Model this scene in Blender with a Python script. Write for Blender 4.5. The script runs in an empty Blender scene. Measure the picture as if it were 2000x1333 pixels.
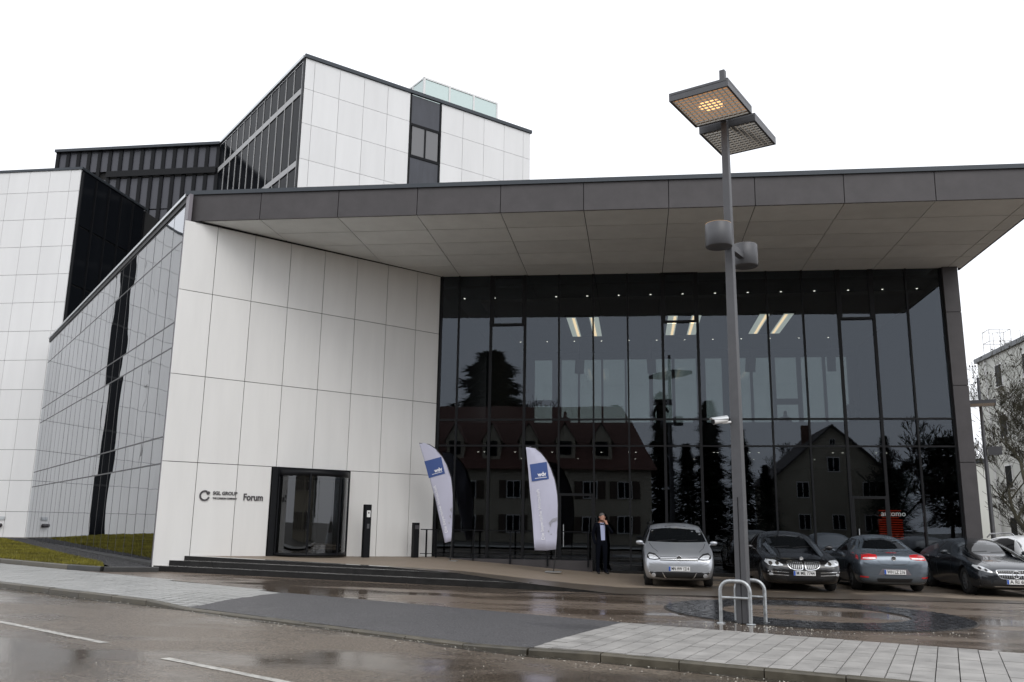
import bpy, bmesh, math, random
import numpy as np
from mathutils import Vector, Matrix
from mathutils.bvhtree import BVHTree
from mathutils.geometry import tessellate_polygon
R0 = random.Random(7)
SC = bpy.context.scene
COL = SC.collection
rad = math.radians

# ------------------------------------------------------------------ camera
cam = bpy.data.cameras.new('camera')
cam.sensor_width = 36.0
cam.lens = 36.0 * 1690.0 / 2000.0
cam.clip_start, cam.clip_end = 0.1, 3000
camo = bpy.data.objects.new('camera', cam)
COL.objects.link(camo)
_r = Vector((0.990157, 0.139253, 0.014063))      # right
_f = Vector((-0.139138, 0.968468, 0.206665))     # forward (pitched up about 12 degrees)
_f.normalize(); _r = (_r - _f * _r.dot(_f)).normalized(); _u = _r.cross(_f)
camo.matrix_world = Matrix(((_r.x, _u.x, -_f.x, 0), (_r.y, _u.y, -_f.y, 0), (_r.z, _u.z, -_f.z, 1.5), (0, 0, 0, 1)))
SC.camera = camo

# ------------------------------------------------------------------ overcast sky
SUN_EL, SUN_AZ = rad(48), rad(150)            # azimuth from +Y clockwise: behind and right of the camera
w = bpy.data.worlds.new('World'); SC.world = w; w.use_nodes = True
nt = w.node_tree; nt.nodes.clear()
sk = nt.nodes.new('ShaderNodeTexSky'); sk.sky_type = 'NISHITA'; sk.sun_disc = False
sk.sun_elevation = SUN_EL; sk.sun_rotation = SUN_AZ; sk.dust_density = 4.0; sk.air_density = 1.0
hs = nt.nodes.new('ShaderNodeHueSaturation'); hs.inputs['Saturation'].default_value = 0.25
mx = nt.nodes.new('ShaderNodeMix'); mx.data_type = 'RGBA'; mx.inputs[0].default_value = 0.82
mx.inputs[7].default_value = (13.2, 13.5, 14.2, 1)   # even cloud layer
bg = nt.nodes.new('ShaderNodeBackground'); bg.inputs['Strength'].default_value = 0.105
wo = nt.nodes.new('ShaderNodeOutputWorld')
nt.links.new(sk.outputs[0], hs.inputs['Color']); nt.links.new(hs.outputs[0], mx.inputs[6])
nt.links.new(mx.outputs[2], bg.inputs['Color']); nt.links.new(bg.outputs[0], wo.inputs[0])
sun = bpy.data.lights.new('sun', 'SUN'); sun.energy = 0.8; sun.angle = rad(35); sun.color = (1, .97, .93)
suno = bpy.data.objects.new('sun', sun); COL.objects.link(suno)
sd = Vector((math.sin(SUN_AZ) * math.cos(SUN_EL), math.cos(SUN_AZ) * math.cos(SUN_EL), math.sin(SUN_EL)))
suno.rotation_euler = (-sd).to_track_quat('-Z', 'Y').to_euler(); suno.location = (0, -20, 60)
vs = SC.view_settings
vs.view_transform = 'Standard'; vs.look = 'None'; vs.gamma = 1.0; vs.exposure = 0.10; vs.use_curve_mapping = False
SC.render.engine = 'CYCLES'
SC.cycles.max_bounces = 10; SC.cycles.transparent_max_bounces = 12; SC.cycles.glossy_bounces = 5
SC.cycles.caustics_reflective = False; SC.cycles.caustics_refractive = False

# ------------------------------------------------------------------ helpers
def tag(o, label=None, cat=None, group=None, kind=None):
    if label: o['label'] = label
    if cat: o['category'] = cat
    if group: o['group'] = group
    if kind: o['kind'] = kind
    return o
def empty(name, loc=(0, 0, 0), rz=0.0):
    e = bpy.data.objects.new(name, None); COL.objects.link(e)
    e.location = loc; e.rotation_euler = (0, 0, rz); e.empty_display_size = .3
    e['_m'] = 1; del e['_m']
    return e
def PI(e):      # parent inverse for children given in world coordinates
    return (Matrix.Translation(e.location) @ Matrix.Rotation(e.rotation_euler.z, 4, 'Z')).inverted()
def link(o, parent=None, world=False):
    COL.objects.link(o)
    if parent is not None:
        o.parent = parent
        if world: o.matrix_parent_inverse = PI(root(parent)) if parent.type == 'EMPTY' else Matrix()
    return o
def root(o):
    while o.parent is not None: o = o.parent
    return o
class MB:
    def __init__(s): s.v = []; s.f = []; s.sm = []
    def add(s, vs, fs, smooth=False):
        b = len(s.v); s.v += [tuple(q) for q in vs]; s.f += [tuple(b + i for i in f) for f in fs]; s.sm += [smooth] * len(fs); return s
    def box(s, c, size, rz=0, M=None):
        hx, hy, hz = size[0] / 2, size[1] / 2, size[2] / 2
        m = M if M is not None else Matrix.Translation(c) @ Matrix.Rotation(rz, 4, 'Z')
        vs = [m @ Vector((x * hx, y * hy, z * hz)) for z in (-1, 1) for y in (-1, 1) for x in (-1, 1)]
        return s.add(vs, [(0, 2, 3, 1), (4, 5, 7, 6), (0, 1, 5, 4), (2, 6, 7, 3), (0, 4, 6, 2), (1, 3, 7, 5)])
    def bar(s, a, b, w, h=None, up=(0, 0, 1)):
        a, b = Vector(a), Vector(b); d = (b - a); L = d.length; d.normalize()
        x = d.cross(Vector(up));  x = x.normalized() if x.length > 1e-5 else Vector((1, 0, 0)); z = x.cross(d)
        M = Matrix(((x.x, d.x, z.x, 0), (x.y, d.y, z.y, 0), (x.z, d.z, z.z, 0), (0, 0, 0, 1))); M.translation = (a + b) / 2
        return s.box(None, (w, L, h or w), M=M)
    def prism(s, poly, z0, z1):
        n = len(poly)
        zf0 = z0 if callable(z0) else (lambda x, y: z0); zf1 = z1 if callable(z1) else (lambda x, y: z1)
        ar = sum(poly[i][0] * poly[(i + 1) % n][1] - poly[(i + 1) % n][0] * poly[i][1] for i in range(n))
        if ar < 0: poly = poly[::-1]
        vs = [(x, y, zf0(x, y)) for x, y in poly] + [(x, y, zf1(x, y)) for x, y in poly]
        tri = tessellate_polygon([[Vector((x, y, 0)) for x, y in poly]])
        fs = []
        for a, b, c in tri:
            ar = (poly[b][0] - poly[a][0]) * (poly[c][1] - poly[a][1]) - (poly[c][0] - poly[a][0]) * (poly[b][1] - poly[a][1])
            if ar < 0: b, c = c, b
            fs += [(a + n, b + n, c + n), (c, b, a)]
        fs += [(i, (i + 1) % n, (i + 1) % n + n, i + n) for i in range(n)]
        return s.add(vs, fs)
    def tube(s, pts, radii, n=8, caps=True, smooth=True):
        pts = [Vector(q) for q in pts]; m = len(pts)
        if not hasattr(radii, '__len__'): radii = [radii] * m
        vs = []; prev = None
        for i, q in enumerate(pts):
            d = (pts[min(i + 1, m - 1)] - pts[max(i - 1, 0)])
            d = d.normalized() if d.length > 1e-9 else Vector((0, 0, 1))
            if prev is None:
                prev = d.cross(Vector((0, 0, 1)) if abs(d.z) < .9 else Vector((1, 0, 0)))
            x = (prev - d * prev.dot(d)); x = x.normalized() if x.length > 1e-6 else d.orthogonal().normalized()
            prev = x; y = d.cross(x)
            for k in range(n):
                a = 2 * math.pi * k / n
                vs.append(q + (x * math.cos(a) + y * math.sin(a)) * radii[i])
        fs = [(i * n + k, i * n + (k + 1) % n, (i + 1) * n + (k + 1) % n, (i + 1) * n + k) for i in range(m - 1) for k in range(n)]
        s.add(vs, fs, smooth)
        if caps: s.add([vs[k] for k in range(n)], [tuple(range(n))[::-1]]); s.add([vs[(m - 1) * n + k] for k in range(n)], [tuple(range(n))])
        return s
    def lathe(s, prof, c=(0, 0, 0), axis='Z', n=20, a0=0, a1=None, smooth=True):
        full = a1 is None; a1 = a0 + 2 * math.pi if full else a1
        cnt = n if full else n + 1; vs = []
        for k in range(cnt):
            a = a0 + (a1 - a0) * k / n
            for r, h in prof:
                p = (r * math.cos(a), r * math.sin(a), h)
                if axis == 'X': p = (h, p[0], p[1])
                elif axis == 'Y': p = (p[0], h, p[1])
                vs.append((c[0] + p[0], c[1] + p[1], c[2] + p[2]))
        m = len(prof)
        fs = [(k * m + i, ((k + 1) % cnt) * m + i, ((k + 1) % cnt) * m + i + 1, k * m + i + 1) for k in range(n) for i in range(m - 1)]
        return s.add(vs, fs, smooth)
    def mesh(s, name, mat):
        me = bpy.data.meshes.new(name); me.from_pydata(s.v, [], s.f)
        if any(s.sm): me.polygons.foreach_set('use_smooth', s.sm)
        if mat: me.materials.append(mat)
        me.update(); return me
    def build(s, name, mat, parent=None, world=False, bevel=0):
        o = bpy.data.objects.new(name, s.mesh(name, mat)); link(o, parent, world)
        if bevel:
            b = o.modifiers.new('bevel', 'BEVEL'); b.width = bevel; b.segments = 2; b.limit_method = 'ANGLE'
        return o
_cube = {}
def piece(name, mat, parent, c, size, rz=0.0, world=True, ry=0.0):
    """one box-shaped piece that shares its mesh data with all alike pieces"""
    if mat.name not in _cube: _cube[mat.name] = MB().box((0, 0, 0), (1, 1, 1)).mesh('piece_' + mat.name, mat)
    o = bpy.data.objects.new(name, _cube[mat.name])
    o.matrix_basis = Matrix.Translation(c) @ Matrix.Rotation(rz, 4, 'Z') @ Matrix.Rotation(ry, 4, 'Y') @ Matrix.Diagonal((size[0], size[1], size[2], 1))
    link(o, parent, world); return o
def text_mb(txt, size, depth=.004, bold=0.0, align='CENTER', sp=1.0):
    cu = bpy.data.curves.new('t', 'FONT'); cu.body = txt; cu.size = size; cu.extrude = depth; cu.offset = bold
    cu.align_x = align; cu.align_y = 'CENTER'; cu.resolution_u = 3; cu.space_character = sp
    ob = bpy.data.objects.new('t', cu); COL.objects.link(ob)
    dg = bpy.context.evaluated_depsgraph_get(); me = ob.evaluated_get(dg).to_mesh()
    v = [tuple(q.co) for q in me.vertices]; f = [tuple(p.vertices) for p in me.polygons]
    ob.evaluated_get(dg).to_mesh_clear(); bpy.data.objects.remove(ob); bpy.data.curves.remove(cu)
    m = MB(); m.add(v, f); return m
def xform(mb, M): mb.v = [tuple(M @ Vector(q)) for q in mb.v]; return mb
def frame(o, x, y, z=None):
    x = Vector(x).normalized(); y = Vector(y).normalized(); z = x.cross(y)
    return Matrix(((x.x, y.x, z.x, o[0]), (x.y, y.y, z.y, o[1]), (x.z, y.z, z.z, o[2]), (0, 0, 0, 1)))
def copy_tree(o, parent=None):
    c = o.copy(); COL.objects.link(c)
    if parent is not None: c.parent = parent
    for ch in list(o.children): copy_tree(ch, c)
    return c

# ------------------------------------------------------------------ materials
def N(nt, t, **k):
    n = nt.nodes.new('ShaderNode' + t)
    for a, b in k.items():
        if a.startswith('i_'): n.inputs[a[2:].replace('_', ' ')].default_value = b
        else: setattr(n, a, b)
    return n
def mat(name, col, rough=.5, metal=0.0, var=0.0, scale=4.0, bump=0.0, bscale=60.0, coat=0.0, spec=.5, ior=None, emit=None, estr=0.0, rnd=0.0, rvar=0.0, stretch=None):
    m = bpy.data.materials.new(name); m.use_nodes = True; nt = m.node_tree; L = nt.links
    b = nt.nodes['Principled BSDF']; c4 = (*col, 1)
    b.inputs['Base Color'].default_value = c4; b.inputs['Roughness'].default_value = rough; b.inputs['Metallic'].default_value = metal
    b.inputs['Specular IOR Level'].default_value = spec; b.inputs['Coat Weight'].default_value = coat; b.inputs['Coat Roughness'].default_value = .04
    if ior: b.inputs['IOR'].default_value = ior
    if emit: b.inputs['Emission Color'].default_value = (*emit, 1); b.inputs['Emission Strength'].default_value = estr
    tc = N(nt, 'TexCoord')
    if var or rnd:
        out = None
        hsv = N(nt, 'HueSaturation', i_Color=c4)
        add = N(nt, 'Math', operation='ADD'); add.inputs[0].default_value = 1; add.inputs[1].default_value = 0
        if var:
            mp = N(nt, 'Mapping'); mp.inputs['Scale'].default_value = stretch or (1, 1, 1)
            geo = N(nt, 'NewGeometry'); L.new(geo.outputs['Position'], mp.inputs[0])
            nz = N(nt, 'TexNoise', i_Scale=scale, i_Detail=6.0, i_Roughness=.6); L.new(mp.outputs[0], nz.inputs['Vector'])
            mr = N(nt, 'MapRange'); mr.inputs[1].default_value = .3; mr.inputs[2].default_value = .7; mr.inputs[3].default_value = 1 - var; mr.inputs[4].default_value = 1 + var
            L.new(nz.outputs[0], mr.inputs[0]); L.new(mr.outputs[0], add.inputs[0])
            if rvar:
                m2 = N(nt, 'MapRange'); m2.inputs[1].default_value = .3; m2.inputs[2].default_value = .7; m2.inputs[3].default_value = rough - rvar; m2.inputs[4].default_value = rough + rvar
                L.new(nz.outputs[0], m2.inputs[0]); L.new(m2.outputs[0], b.inputs['Roughness'])
        if rnd:
            oi = N(nt, 'ObjectInfo'); mm = N(nt, 'MapRange'); mm.inputs[3].default_value = -rnd; mm.inputs[4].default_value = rnd
            L.new(oi.outputs['Random'], mm.inputs[0]); L.new(mm.outputs[0], add.inputs[1])
        L.new(add.outputs[0], hsv.inputs['Value']); L.new(hsv.outputs[0], b.inputs['Base Color'])
    if bump:
        geo = N(nt, 'NewGeometry'); nb = N(nt, 'TexNoise', i_Scale=bscale, i_Detail=5.0, i_Roughness=.7); L.new(geo.outputs['Position'], nb.inputs['Vector'])
        bp = N(nt, 'Bump', i_Strength=bump, i_Distance=.01); L.new(nb.outputs[0], bp.inputs['Height']); L.new(bp.outputs[0], b.inputs['Normal'])
    return m
def glass_mat(name, tint, refl, wave=0.0, ior=1.45, rcol=(.95, .97, 1), wscale=.45):
    m = bpy.data.materials.new(name); m.use_nodes = True; nt = m.node_tree; L = nt.links; nt.nodes.clear()
    o = N(nt, 'OutputMaterial'); ms = N(nt, 'MixShader'); tr = N(nt, 'BsdfTransparent'); gl = N(nt, 'BsdfGlossy')
    tr.inputs[0].default_value = (*tint, 1); gl.inputs['Color'].default_value = (*rcol, 1); gl.inputs['Roughness'].default_value = 0.0
    fr = N(nt, 'Fresnel', i_IOR=ior); mr = N(nt, 'MapRange'); mr.inputs[3].default_value = refl; mr.inputs[4].default_value = 1
    L.new(fr.outputs[0], mr.inputs[0]); L.new(mr.outputs[0], ms.inputs[0]); L.new(tr.outputs[0], ms.inputs[1]); L.new(gl.outputs[0], ms.inputs[2]); L.new(ms.outputs[0], o.inputs[0])
    if wave:
        geo = N(nt, 'NewGeometry'); oi = N(nt, 'ObjectInfo'); ad = N(nt, 'VectorMath', operation='ADD'); sc = N(nt, 'Math', operation='MULTIPLY'); sc.inputs[1].default_value = 40
        L.new(oi.outputs['Random'], sc.inputs[0]); L.new(geo.outputs['Position'], ad.inputs[0]); L.new(sc.outputs[0], ad.inputs[1])
        nz = N(nt, 'TexNoise', i_Scale=wscale, i_Detail=1.0); L.new(ad.outputs[0], nz.inputs['Vector'])
        bp = N(nt, 'Bump', i_Strength=1.0, i_Distance=wave); L.new(nz.outputs[0], bp.inputs['Height']); L.new(bp.outputs[0], gl.inputs['Normal'])
    return m
def wet_mat(name, col, col2, dry, wet, pscale, thr, grain=180.0, bump=.25, stretch=(1, 1, 1), speck=.35, yedge=None):
    """rain-wet paving: grainy colour, film of water where a broad noise passes a threshold"""
    m = bpy.data.materials.new(name); m.use_nodes = True; nt = m.node_tree; L = nt.links; b = nt.nodes['Principled BSDF']
    geo = N(nt, 'NewGeometry'); mp = N(nt, 'Mapping'); mp.inputs['Scale'].default_value = stretch; L.new(geo.outputs['Position'], mp.inputs[0])
    n1 = N(nt, 'TexNoise', i_Scale=pscale, i_Detail=5.0, i_Roughness=.55); L.new(mp.outputs[0], n1.inputs['Vector'])
    mask = N(nt, 'MapRange'); mask.inputs[1].default_value = thr - .07; mask.inputs[2].default_value = thr + .07; L.new(n1.outputs[0], mask.inputs[0])
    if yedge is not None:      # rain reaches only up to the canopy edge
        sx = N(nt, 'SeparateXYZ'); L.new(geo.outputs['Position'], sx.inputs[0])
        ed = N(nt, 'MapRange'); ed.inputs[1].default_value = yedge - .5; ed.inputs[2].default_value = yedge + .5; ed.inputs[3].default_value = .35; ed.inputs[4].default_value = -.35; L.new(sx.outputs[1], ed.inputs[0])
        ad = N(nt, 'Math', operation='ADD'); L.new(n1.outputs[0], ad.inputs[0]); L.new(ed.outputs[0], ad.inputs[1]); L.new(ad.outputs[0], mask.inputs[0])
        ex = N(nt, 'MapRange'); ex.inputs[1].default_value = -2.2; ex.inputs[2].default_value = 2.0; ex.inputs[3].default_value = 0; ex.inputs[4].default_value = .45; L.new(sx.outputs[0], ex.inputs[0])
        a2 = N(nt, 'Math', operation='ADD'); L.new(ad.outputs[0], a2.inputs[0]); L.new(ex.outputs[0], a2.inputs[1]); L.new(a2.outputs[0], mask.inputs[0])   # darker and smoother towards the parked cars
    n2 = N(nt, 'TexNoise', i_Scale=grain, i_Detail=2.0, i_Roughness=.85); L.new(geo.outputs['Position'], n2.inputs['Vector'])
    n3 = N(nt, 'TexNoise', i_Scale=.9, i_Detail=6.0); L.new(geo.outputs['Position'], n3.inputs['Vector'])
    mixc = N(nt, 'Mix', data_type='RGBA'); mixc.inputs[6].default_value = (*col, 1); mixc.inputs[7].default_value = (*col2, 1); L.new(n3.outputs[0], mixc.inputs[0])
    g = N(nt, 'MapRange'); g.inputs[1].default_value = .3; g.inputs[2].default_value = .7; g.inputs[3].default_value = 1 - speck; g.inputs[4].default_value = 1 + speck; L.new(n2.outputs[0], g.inputs[0])
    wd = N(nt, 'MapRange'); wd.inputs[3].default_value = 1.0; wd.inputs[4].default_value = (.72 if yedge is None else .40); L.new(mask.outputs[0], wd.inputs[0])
    mul = N(nt, 'Math', operation='MULTIPLY'); L.new(g.outputs[0], mul.inputs[0]); L.new(wd.outputs[0], mul.inputs[1])
    hsv = N(nt, 'HueSaturation'); L.new(mixc.outputs[2], hsv.inputs['Color']); L.new(mul.outputs[0], hsv.inputs['Value']); L.new(hsv.outputs[0], b.inputs['Base Color'])
    rr = N(nt, 'MapRange'); rr.inputs[3].default_value = dry; rr.inputs[4].default_value = wet; L.new(mask.outputs[0], rr.inputs[0]); L.new(rr.outputs[0], b.inputs['Roughness'])
    bs = N(nt, 'MapRange'); bs.inputs[3].default_value = bump; bs.inputs[4].default_value = bump * .18; L.new(mask.outputs[0], bs.inputs[0])
    bp = N(nt, 'Bump', i_Distance=.006); L.new(n2.outputs[0], bp.inputs['Height']); L.new(bs.outputs[0], bp.inputs['Strength']); L.new(bp.outputs[0], b.inputs['Normal'])
    return m
M = {}
M['panel'] = mat('white_cement_panel', (.75, .745, .725), .45, var=.035, scale=2.2, rnd=.025, stretch=(1, 1, .15), bump=.03, bscale=40)
M['panel_far'] = mat('white_glazed_panel', (.75, .75, .745), .4, var=.03, scale=1.3, rnd=.025, stretch=(1, 1, .15))
M['soffit'] = mat('grey_soffit_panel', (.72, .735, .72), .6, var=.06, scale=1.4, rnd=.05, bump=.02)
M['fascia'] = mat('dark_fibre_cement', (.054, .049, .051), .55, var=.16, scale=2.2, rnd=.04, bump=.05, bscale=90)
M['flash'] = mat('dark_metal_flashing', (.045, .052, .06), .35, metal=.4, var=.05)
M['backing'] = mat('joint_backing', (.02, .02, .02), .9)
M['mull'] = mat('anthracite_mullion', (.014, .0145, .016), .55, ior=1.25)
M['post'] = mat('grey_corner_post', (.16, .145, .16), .4, metal=.3)
M['black'] = mat('black_powder_coat', (.007, .0075, .009), .45, ior=1.25)
M['glass'] = glass_mat('facade_glass', (.50, .52, .52), .0185, wave=.0036, wscale=.4, rcol=(.80, .88, 1.0))
M['sglass'] = glass_mat('side_glass', (.35, .36, .36), .30, wave=.006, wscale=.5)
M['dglass'] = glass_mat('door_glass', (.62, .64, .61), .05)
M['bglass'] = glass_mat('rear_glass', (.42, .46, .455), .03)
M['fglass'] = mat('far_dark_glass', (.007, .008, .010), .08, ior=1.10)
M['mint'] = mat('mint_frosted_glass', (.62, .74, .72), .2)
M['alu'] = mat('brushed_aluminium', (.55, .57, .58), .35, metal=.8)
M['lfin'] = mat('light_metal_fin', (.42, .42, .42), .5)
M['smull'] = mat('side_mullion', (.035, .035, .037), .5)
M['winpane'] = mat('grey_window_pane', (.085, .087, .10), .08, ior=1.3)
M['slate'] = mat('dark_slate_panel', (.045, .048, .06), .3, var=.2, scale=3, stretch=(1, 1, .15))
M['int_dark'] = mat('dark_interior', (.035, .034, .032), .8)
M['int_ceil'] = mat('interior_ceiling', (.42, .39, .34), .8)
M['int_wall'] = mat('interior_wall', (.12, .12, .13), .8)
M['tube'] = mat('lit_tube', (.9, .85, .75), .5, emit=(1, .72, .42), estr=3.2)
M['tube2'] = mat('lit_diffuser', (.8, .8, .75), .5, emit=(.85, .9, .8), estr=1.1)
M['spot'] = mat('lit_downlight', (1, 1, 1), .5, emit=(1, .97, .85), estr=7)
M['granite'] = mat('wet_dark_granite', (.019, .0185, .018), .4, var=.3, scale=5, bump=.05, rvar=.1, ior=1.25)
M['granite_sheen'] = mat('tread_painted_sheen', (.24, .235, .225), .16, var=.3, scale=3, rvar=.08)  # reflection of sky and wall painted in as a paler step top
M['kerb'] = mat('kerb_granite', (.085, .075, .055), .45, var=.35, scale=3, bump=.25, bscale=35, rnd=.15, rvar=.15)
M['kerb_dark'] = mat('kerb_dark_granite', (.035, .035, .034), .35, var=.3, scale=5, bump=.15, bscale=35, rnd=.1)
M['slab'] = mat('grey_paving_slab', (.30, .29, .275), .55, var=.16, scale=2.5, bump=.2, bscale=90, rnd=.09, rvar=.12)
M['slab_l'] = mat('grey_paving_block', (.32, .32, .31), .5, var=.12, scale=1.6, bump=.12, bscale=120, rvar=.12)
M['joint'] = mat('sandy_joint', (.05, .045, .04), .9, var=.2)
M['road'] = wet_mat('wet_road_asphalt', (.105, .084, .064), (.15, .122, .096), .40, .11, .30, .51, stretch=(.7, 1.3, 1), grain=34, bump=.9, speck=1.0)
M['drive'] = wet_mat('damp_new_asphalt', (.062, .061, .063), (.078, .076, .079), .6, .38, .5, .66, grain=40, bump=.7, speck=.9)
M['court'] = wet_mat('wet_forecourt_asphalt', (.13, .10, .076), (.175, .138, .108), .32, .05, .42, .50, stretch=(.5, 1.6, 1), grain=40, bump=.4, speck=.7)
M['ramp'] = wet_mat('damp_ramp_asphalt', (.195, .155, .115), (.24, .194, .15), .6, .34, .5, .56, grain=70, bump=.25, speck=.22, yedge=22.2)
M['winpane2'] = mat('curtained_window_pane', (.17, .17, .175), .08, spec=.5)
M['cobble'] = mat('wet_basalt_cobble', (.03, .03, .032), .2, var=.4, scale=8, rvar=.12)
M['paint'] = mat('worn_road_paint', (.38, .37, .34), .45, var=.4, scale=9, bump=.2)
M['soil'] = mat('soil', (.05, .04, .02), .9, var=.3)
M['grass'] = mat('winter_grass', (.165, .148, .012), .8, var=.5, scale=.8)
M['gravel'] = mat('dark_gravel', (.03, .03, .032), .6, var=.5, scale=30)
M['concrete'] = mat('stained_concrete', (.20, .19, .165), .7, var=.35, scale=2, stretch=(1, 1, .3))
M['earth'] = mat('town_ground', (.10, .095, .085), .8, var=.3, scale=.1)
M['pole'] = mat('grey_painted_steel', (.085, .086, .092), .45, metal=.2, var=.08, scale=6)
M['galv'] = mat('galvanised_steel', (.42, .44, .45), .42, metal=.75, var=.22, scale=14, rvar=.1)
M['white'] = mat('white_plastic', (.75, .75, .74), .4)
M['white_em'] = mat('white_led', (.9, .9, .9), .5, emit=(1, 1, 1), estr=.9)
M['red_em'] = mat('red_led', (.3, .02, .01), .5, emit=(1, .07, .02), estr=.3)
M['letter'] = mat('anthracite_letter', (.055, .05, .055), .4)
M['flag'] = mat('pale_flag_fabric', (.50, .50, .61), .8, bump=.5, bscale=3.5)
M['flag_blue'] = mat('flag_print_blue', (.045, .085, .25), .75)
M['flag_white'] = mat('flag_print_white', (.80, .80, .84), .75)
M['flag_grey'] = mat('flag_print_grey', (.34, .34, .38), .8, var=.2, scale=30)
M['carbon'] = mat('black_pole', (.015, .015, .016), .35)
# ================================================================== SETTING: ground
TILT = .011
def G(x, y=0): return -TILT * max(-60, min(40, x))
def sheet(name, poly, dz, m, nx=1):
    o = MB()
    n = len(poly); vs = [(x, y, G(x) + dz) for x, y in poly]
    tri = tessellate_polygon([[Vector((x, y, 0)) for x, y in poly]])
    fs = []
    for a, b, c in tri:
        ar = (poly[b][0] - poly[a][0]) * (poly[c][1] - poly[a][1]) - (poly[c][0] - poly[a][0]) * (poly[b][1] - poly[a][1])
        fs.append((a, b, c) if ar > 0 else (a, c, b))
    o.add(vs, fs); return tag(o.build(name, m), kind='structure')
g = MB(); g.add([(-900, -900, -.9), (900, -900, -.9), (900, 900, -.9), (-900, 900, -.9)], [(0, 1, 2, 3)])
tag(g.build('ground', M['earth']), kind='structure')
def lin(p, d, t): return (p[0] + d[0] * t, p[1] + d[1] * t)
# kerb (street edge) and back edge of the pavement, plan polylines
KB = [(-58, 41.0), (-30, 25.9), (-18, 19.7), (-13.4, 17.37), (-7.6, 14.55), (-1.31, 11.31), (1.4, 10.43), (3.8, 9.65), (14, 6.3), (30, 1.1)]
OB = [(-58, 45.5), (-30, 29.6), (-18, 23.2), (-13.5, 21.0), (-9.5, 18.75), (-7.05, 17.3), (-.25, 14.38), (2, 13.65), (5, 12.67), (14, 9.7), (30, 4.5)]
sheet('forecourt', [(-58, 45.5)] + OB[1:] + [(38, 4), (38, 75), (-58, 75)], -.004, M['court'])
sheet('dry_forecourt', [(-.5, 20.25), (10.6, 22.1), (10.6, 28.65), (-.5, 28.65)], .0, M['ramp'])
FB = [(-58, 30), (-30, 15.2), (-18, 9), (-13.4, 6.6), (-7.6, 3.8), (-1.31, 0.7), (3.8, -1.0), (14, -4.4), (30, -9.7)]
road = sheet('road', KB + FB[::-1], -.10, M['road'])
sheet('opposite_pavement', FB + [(30, -14), (14, -8.2), (-1.3, -3.2), (-13.4, 2.5), (-30, 11), (-58, 26)], .012, M['slab_l'])
sheet('opposite_ground', [(-58, 26), (-30, 11), (-13.4, 2.5), (-1.3, -3.2), (14, -8.2), (30, -14), (38, -16), (38, -75), (-58, -75)], 0, M['earth'])
def kerbline(poly, dzt, name, m, par, w=.13, drop=None, L=1.0, h=.3):
    seg = 0
    pts = []
    for a, b in zip(poly, poly[1:]):
        n = max(1, int(round(math.hypot(b[0] - a[0], b[1] - a[1]) / L)))
        pts += [(a[0] + (b[0] - a[0]) * i / n, a[1] + (b[1] - a[1]) * i / n) for i in range(n)]
    pts.append(poly[-1])
    for a, b in zip(pts, pts[1:]):
        dx, dy = b[0] - a[0], b[1] - a[1]; l = math.hypot(dx, dy); mx_, my_ = (a[0] + b[0]) / 2, (a[1] + b[1]) / 2
        tz = dzt(mx_) if callable(dzt) else dzt
        nx, ny = dy / l, -dx / l
        jx = R0.uniform(-.004, .004)
        za, zb = G(a[0]) + (dzt(a[0]) if callable(dzt) else dzt), G(b[0]) + (dzt(b[0]) if callable(dzt) else dzt)
        k = MB(); ux, uy = dx / l * .006, dy / l * .006
        q0 = (a[0] + ux, a[1] + uy); q1 = (b[0] - ux, b[1] - uy)
        c = .018
        vs = []
        for (x, y), zz in ((q0, za + jx), (q1, zb + jx)):
            vs += [(x, y, zz - h), (x, y, zz), (x + nx * (w - c), y + ny * (w - c), zz), (x + nx * w, y + ny * w, zz - c), (x + nx * (w + .01), y + ny * (w + .01), zz - h)]
        k.add(vs, [(0, 1, 6, 5), (1, 2, 7, 6), (2, 3, 8, 7), (3, 4, 9, 8), (4, 3, 2, 1, 0), (5, 6, 7, 8, 9)])
        k.build(name, m, par)
def kdrop(x):           # lowered at the driveway crossing
    if -7.6 < x < -1.9: return -.065
    if -8.6 < x <= -7.6: return -.065 + (-7.6 - x) * .065
    if -1.9 <= x < -.9: return -.065 + (x + 1.9) * .065
    return 0.0
kerb = tag(empty('kerb', (-3, 12, G(-3) - .1)), kind='structure')
def wkids(e): 
    for c in e.children: c.matrix_parent_inverse = PI(e)
kerbline([(-30, 25.9), (-18, 19.7), (-13.4, 17.37), (-7.6, 14.55), (-1.31, 11.31), (1.4, 10.43), (3.8, 9.65), (9, 7.95)], kdrop, 'kerb_stone', M['kerb'], kerb)
wkids(kerb)
# the dark driveway crossing between the two stretches of pavement
drv = MB(); A_, B_, C_, D_ = (-7.6, 14.55), (-7.05, 17.3), (-.25, 14.38), (-1.31, 11.31)
nn = 24
vs = []
for j in range(6):
    for i in range(nn + 1):
        t = i / nn; f_ = j / 5
        a = lin(A_, (D_[0] - A_[0], D_[1] - A_[1]), t); b = lin(B_, (C_[0] - B_[0], C_[1] - B_[1]), t)
        x, y = a[0] + (b[0] - a[0]) * f_, a[1] + (b[1] - a[1]) * f_
        vs.append((x, y, G(x) + .002 + kdrop(x) * max(0, 1 - f_ * 2.2)))
drv.add(vs, [(j * (nn + 1) + i, j * (nn + 1) + i + 1, (j + 1) * (nn + 1) + i + 1, (j + 1) * (nn + 1) + i) for j in range(5) for i in range(nn)], True)
tag(drv.build('driveway', M['drive']), kind='structure')
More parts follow.
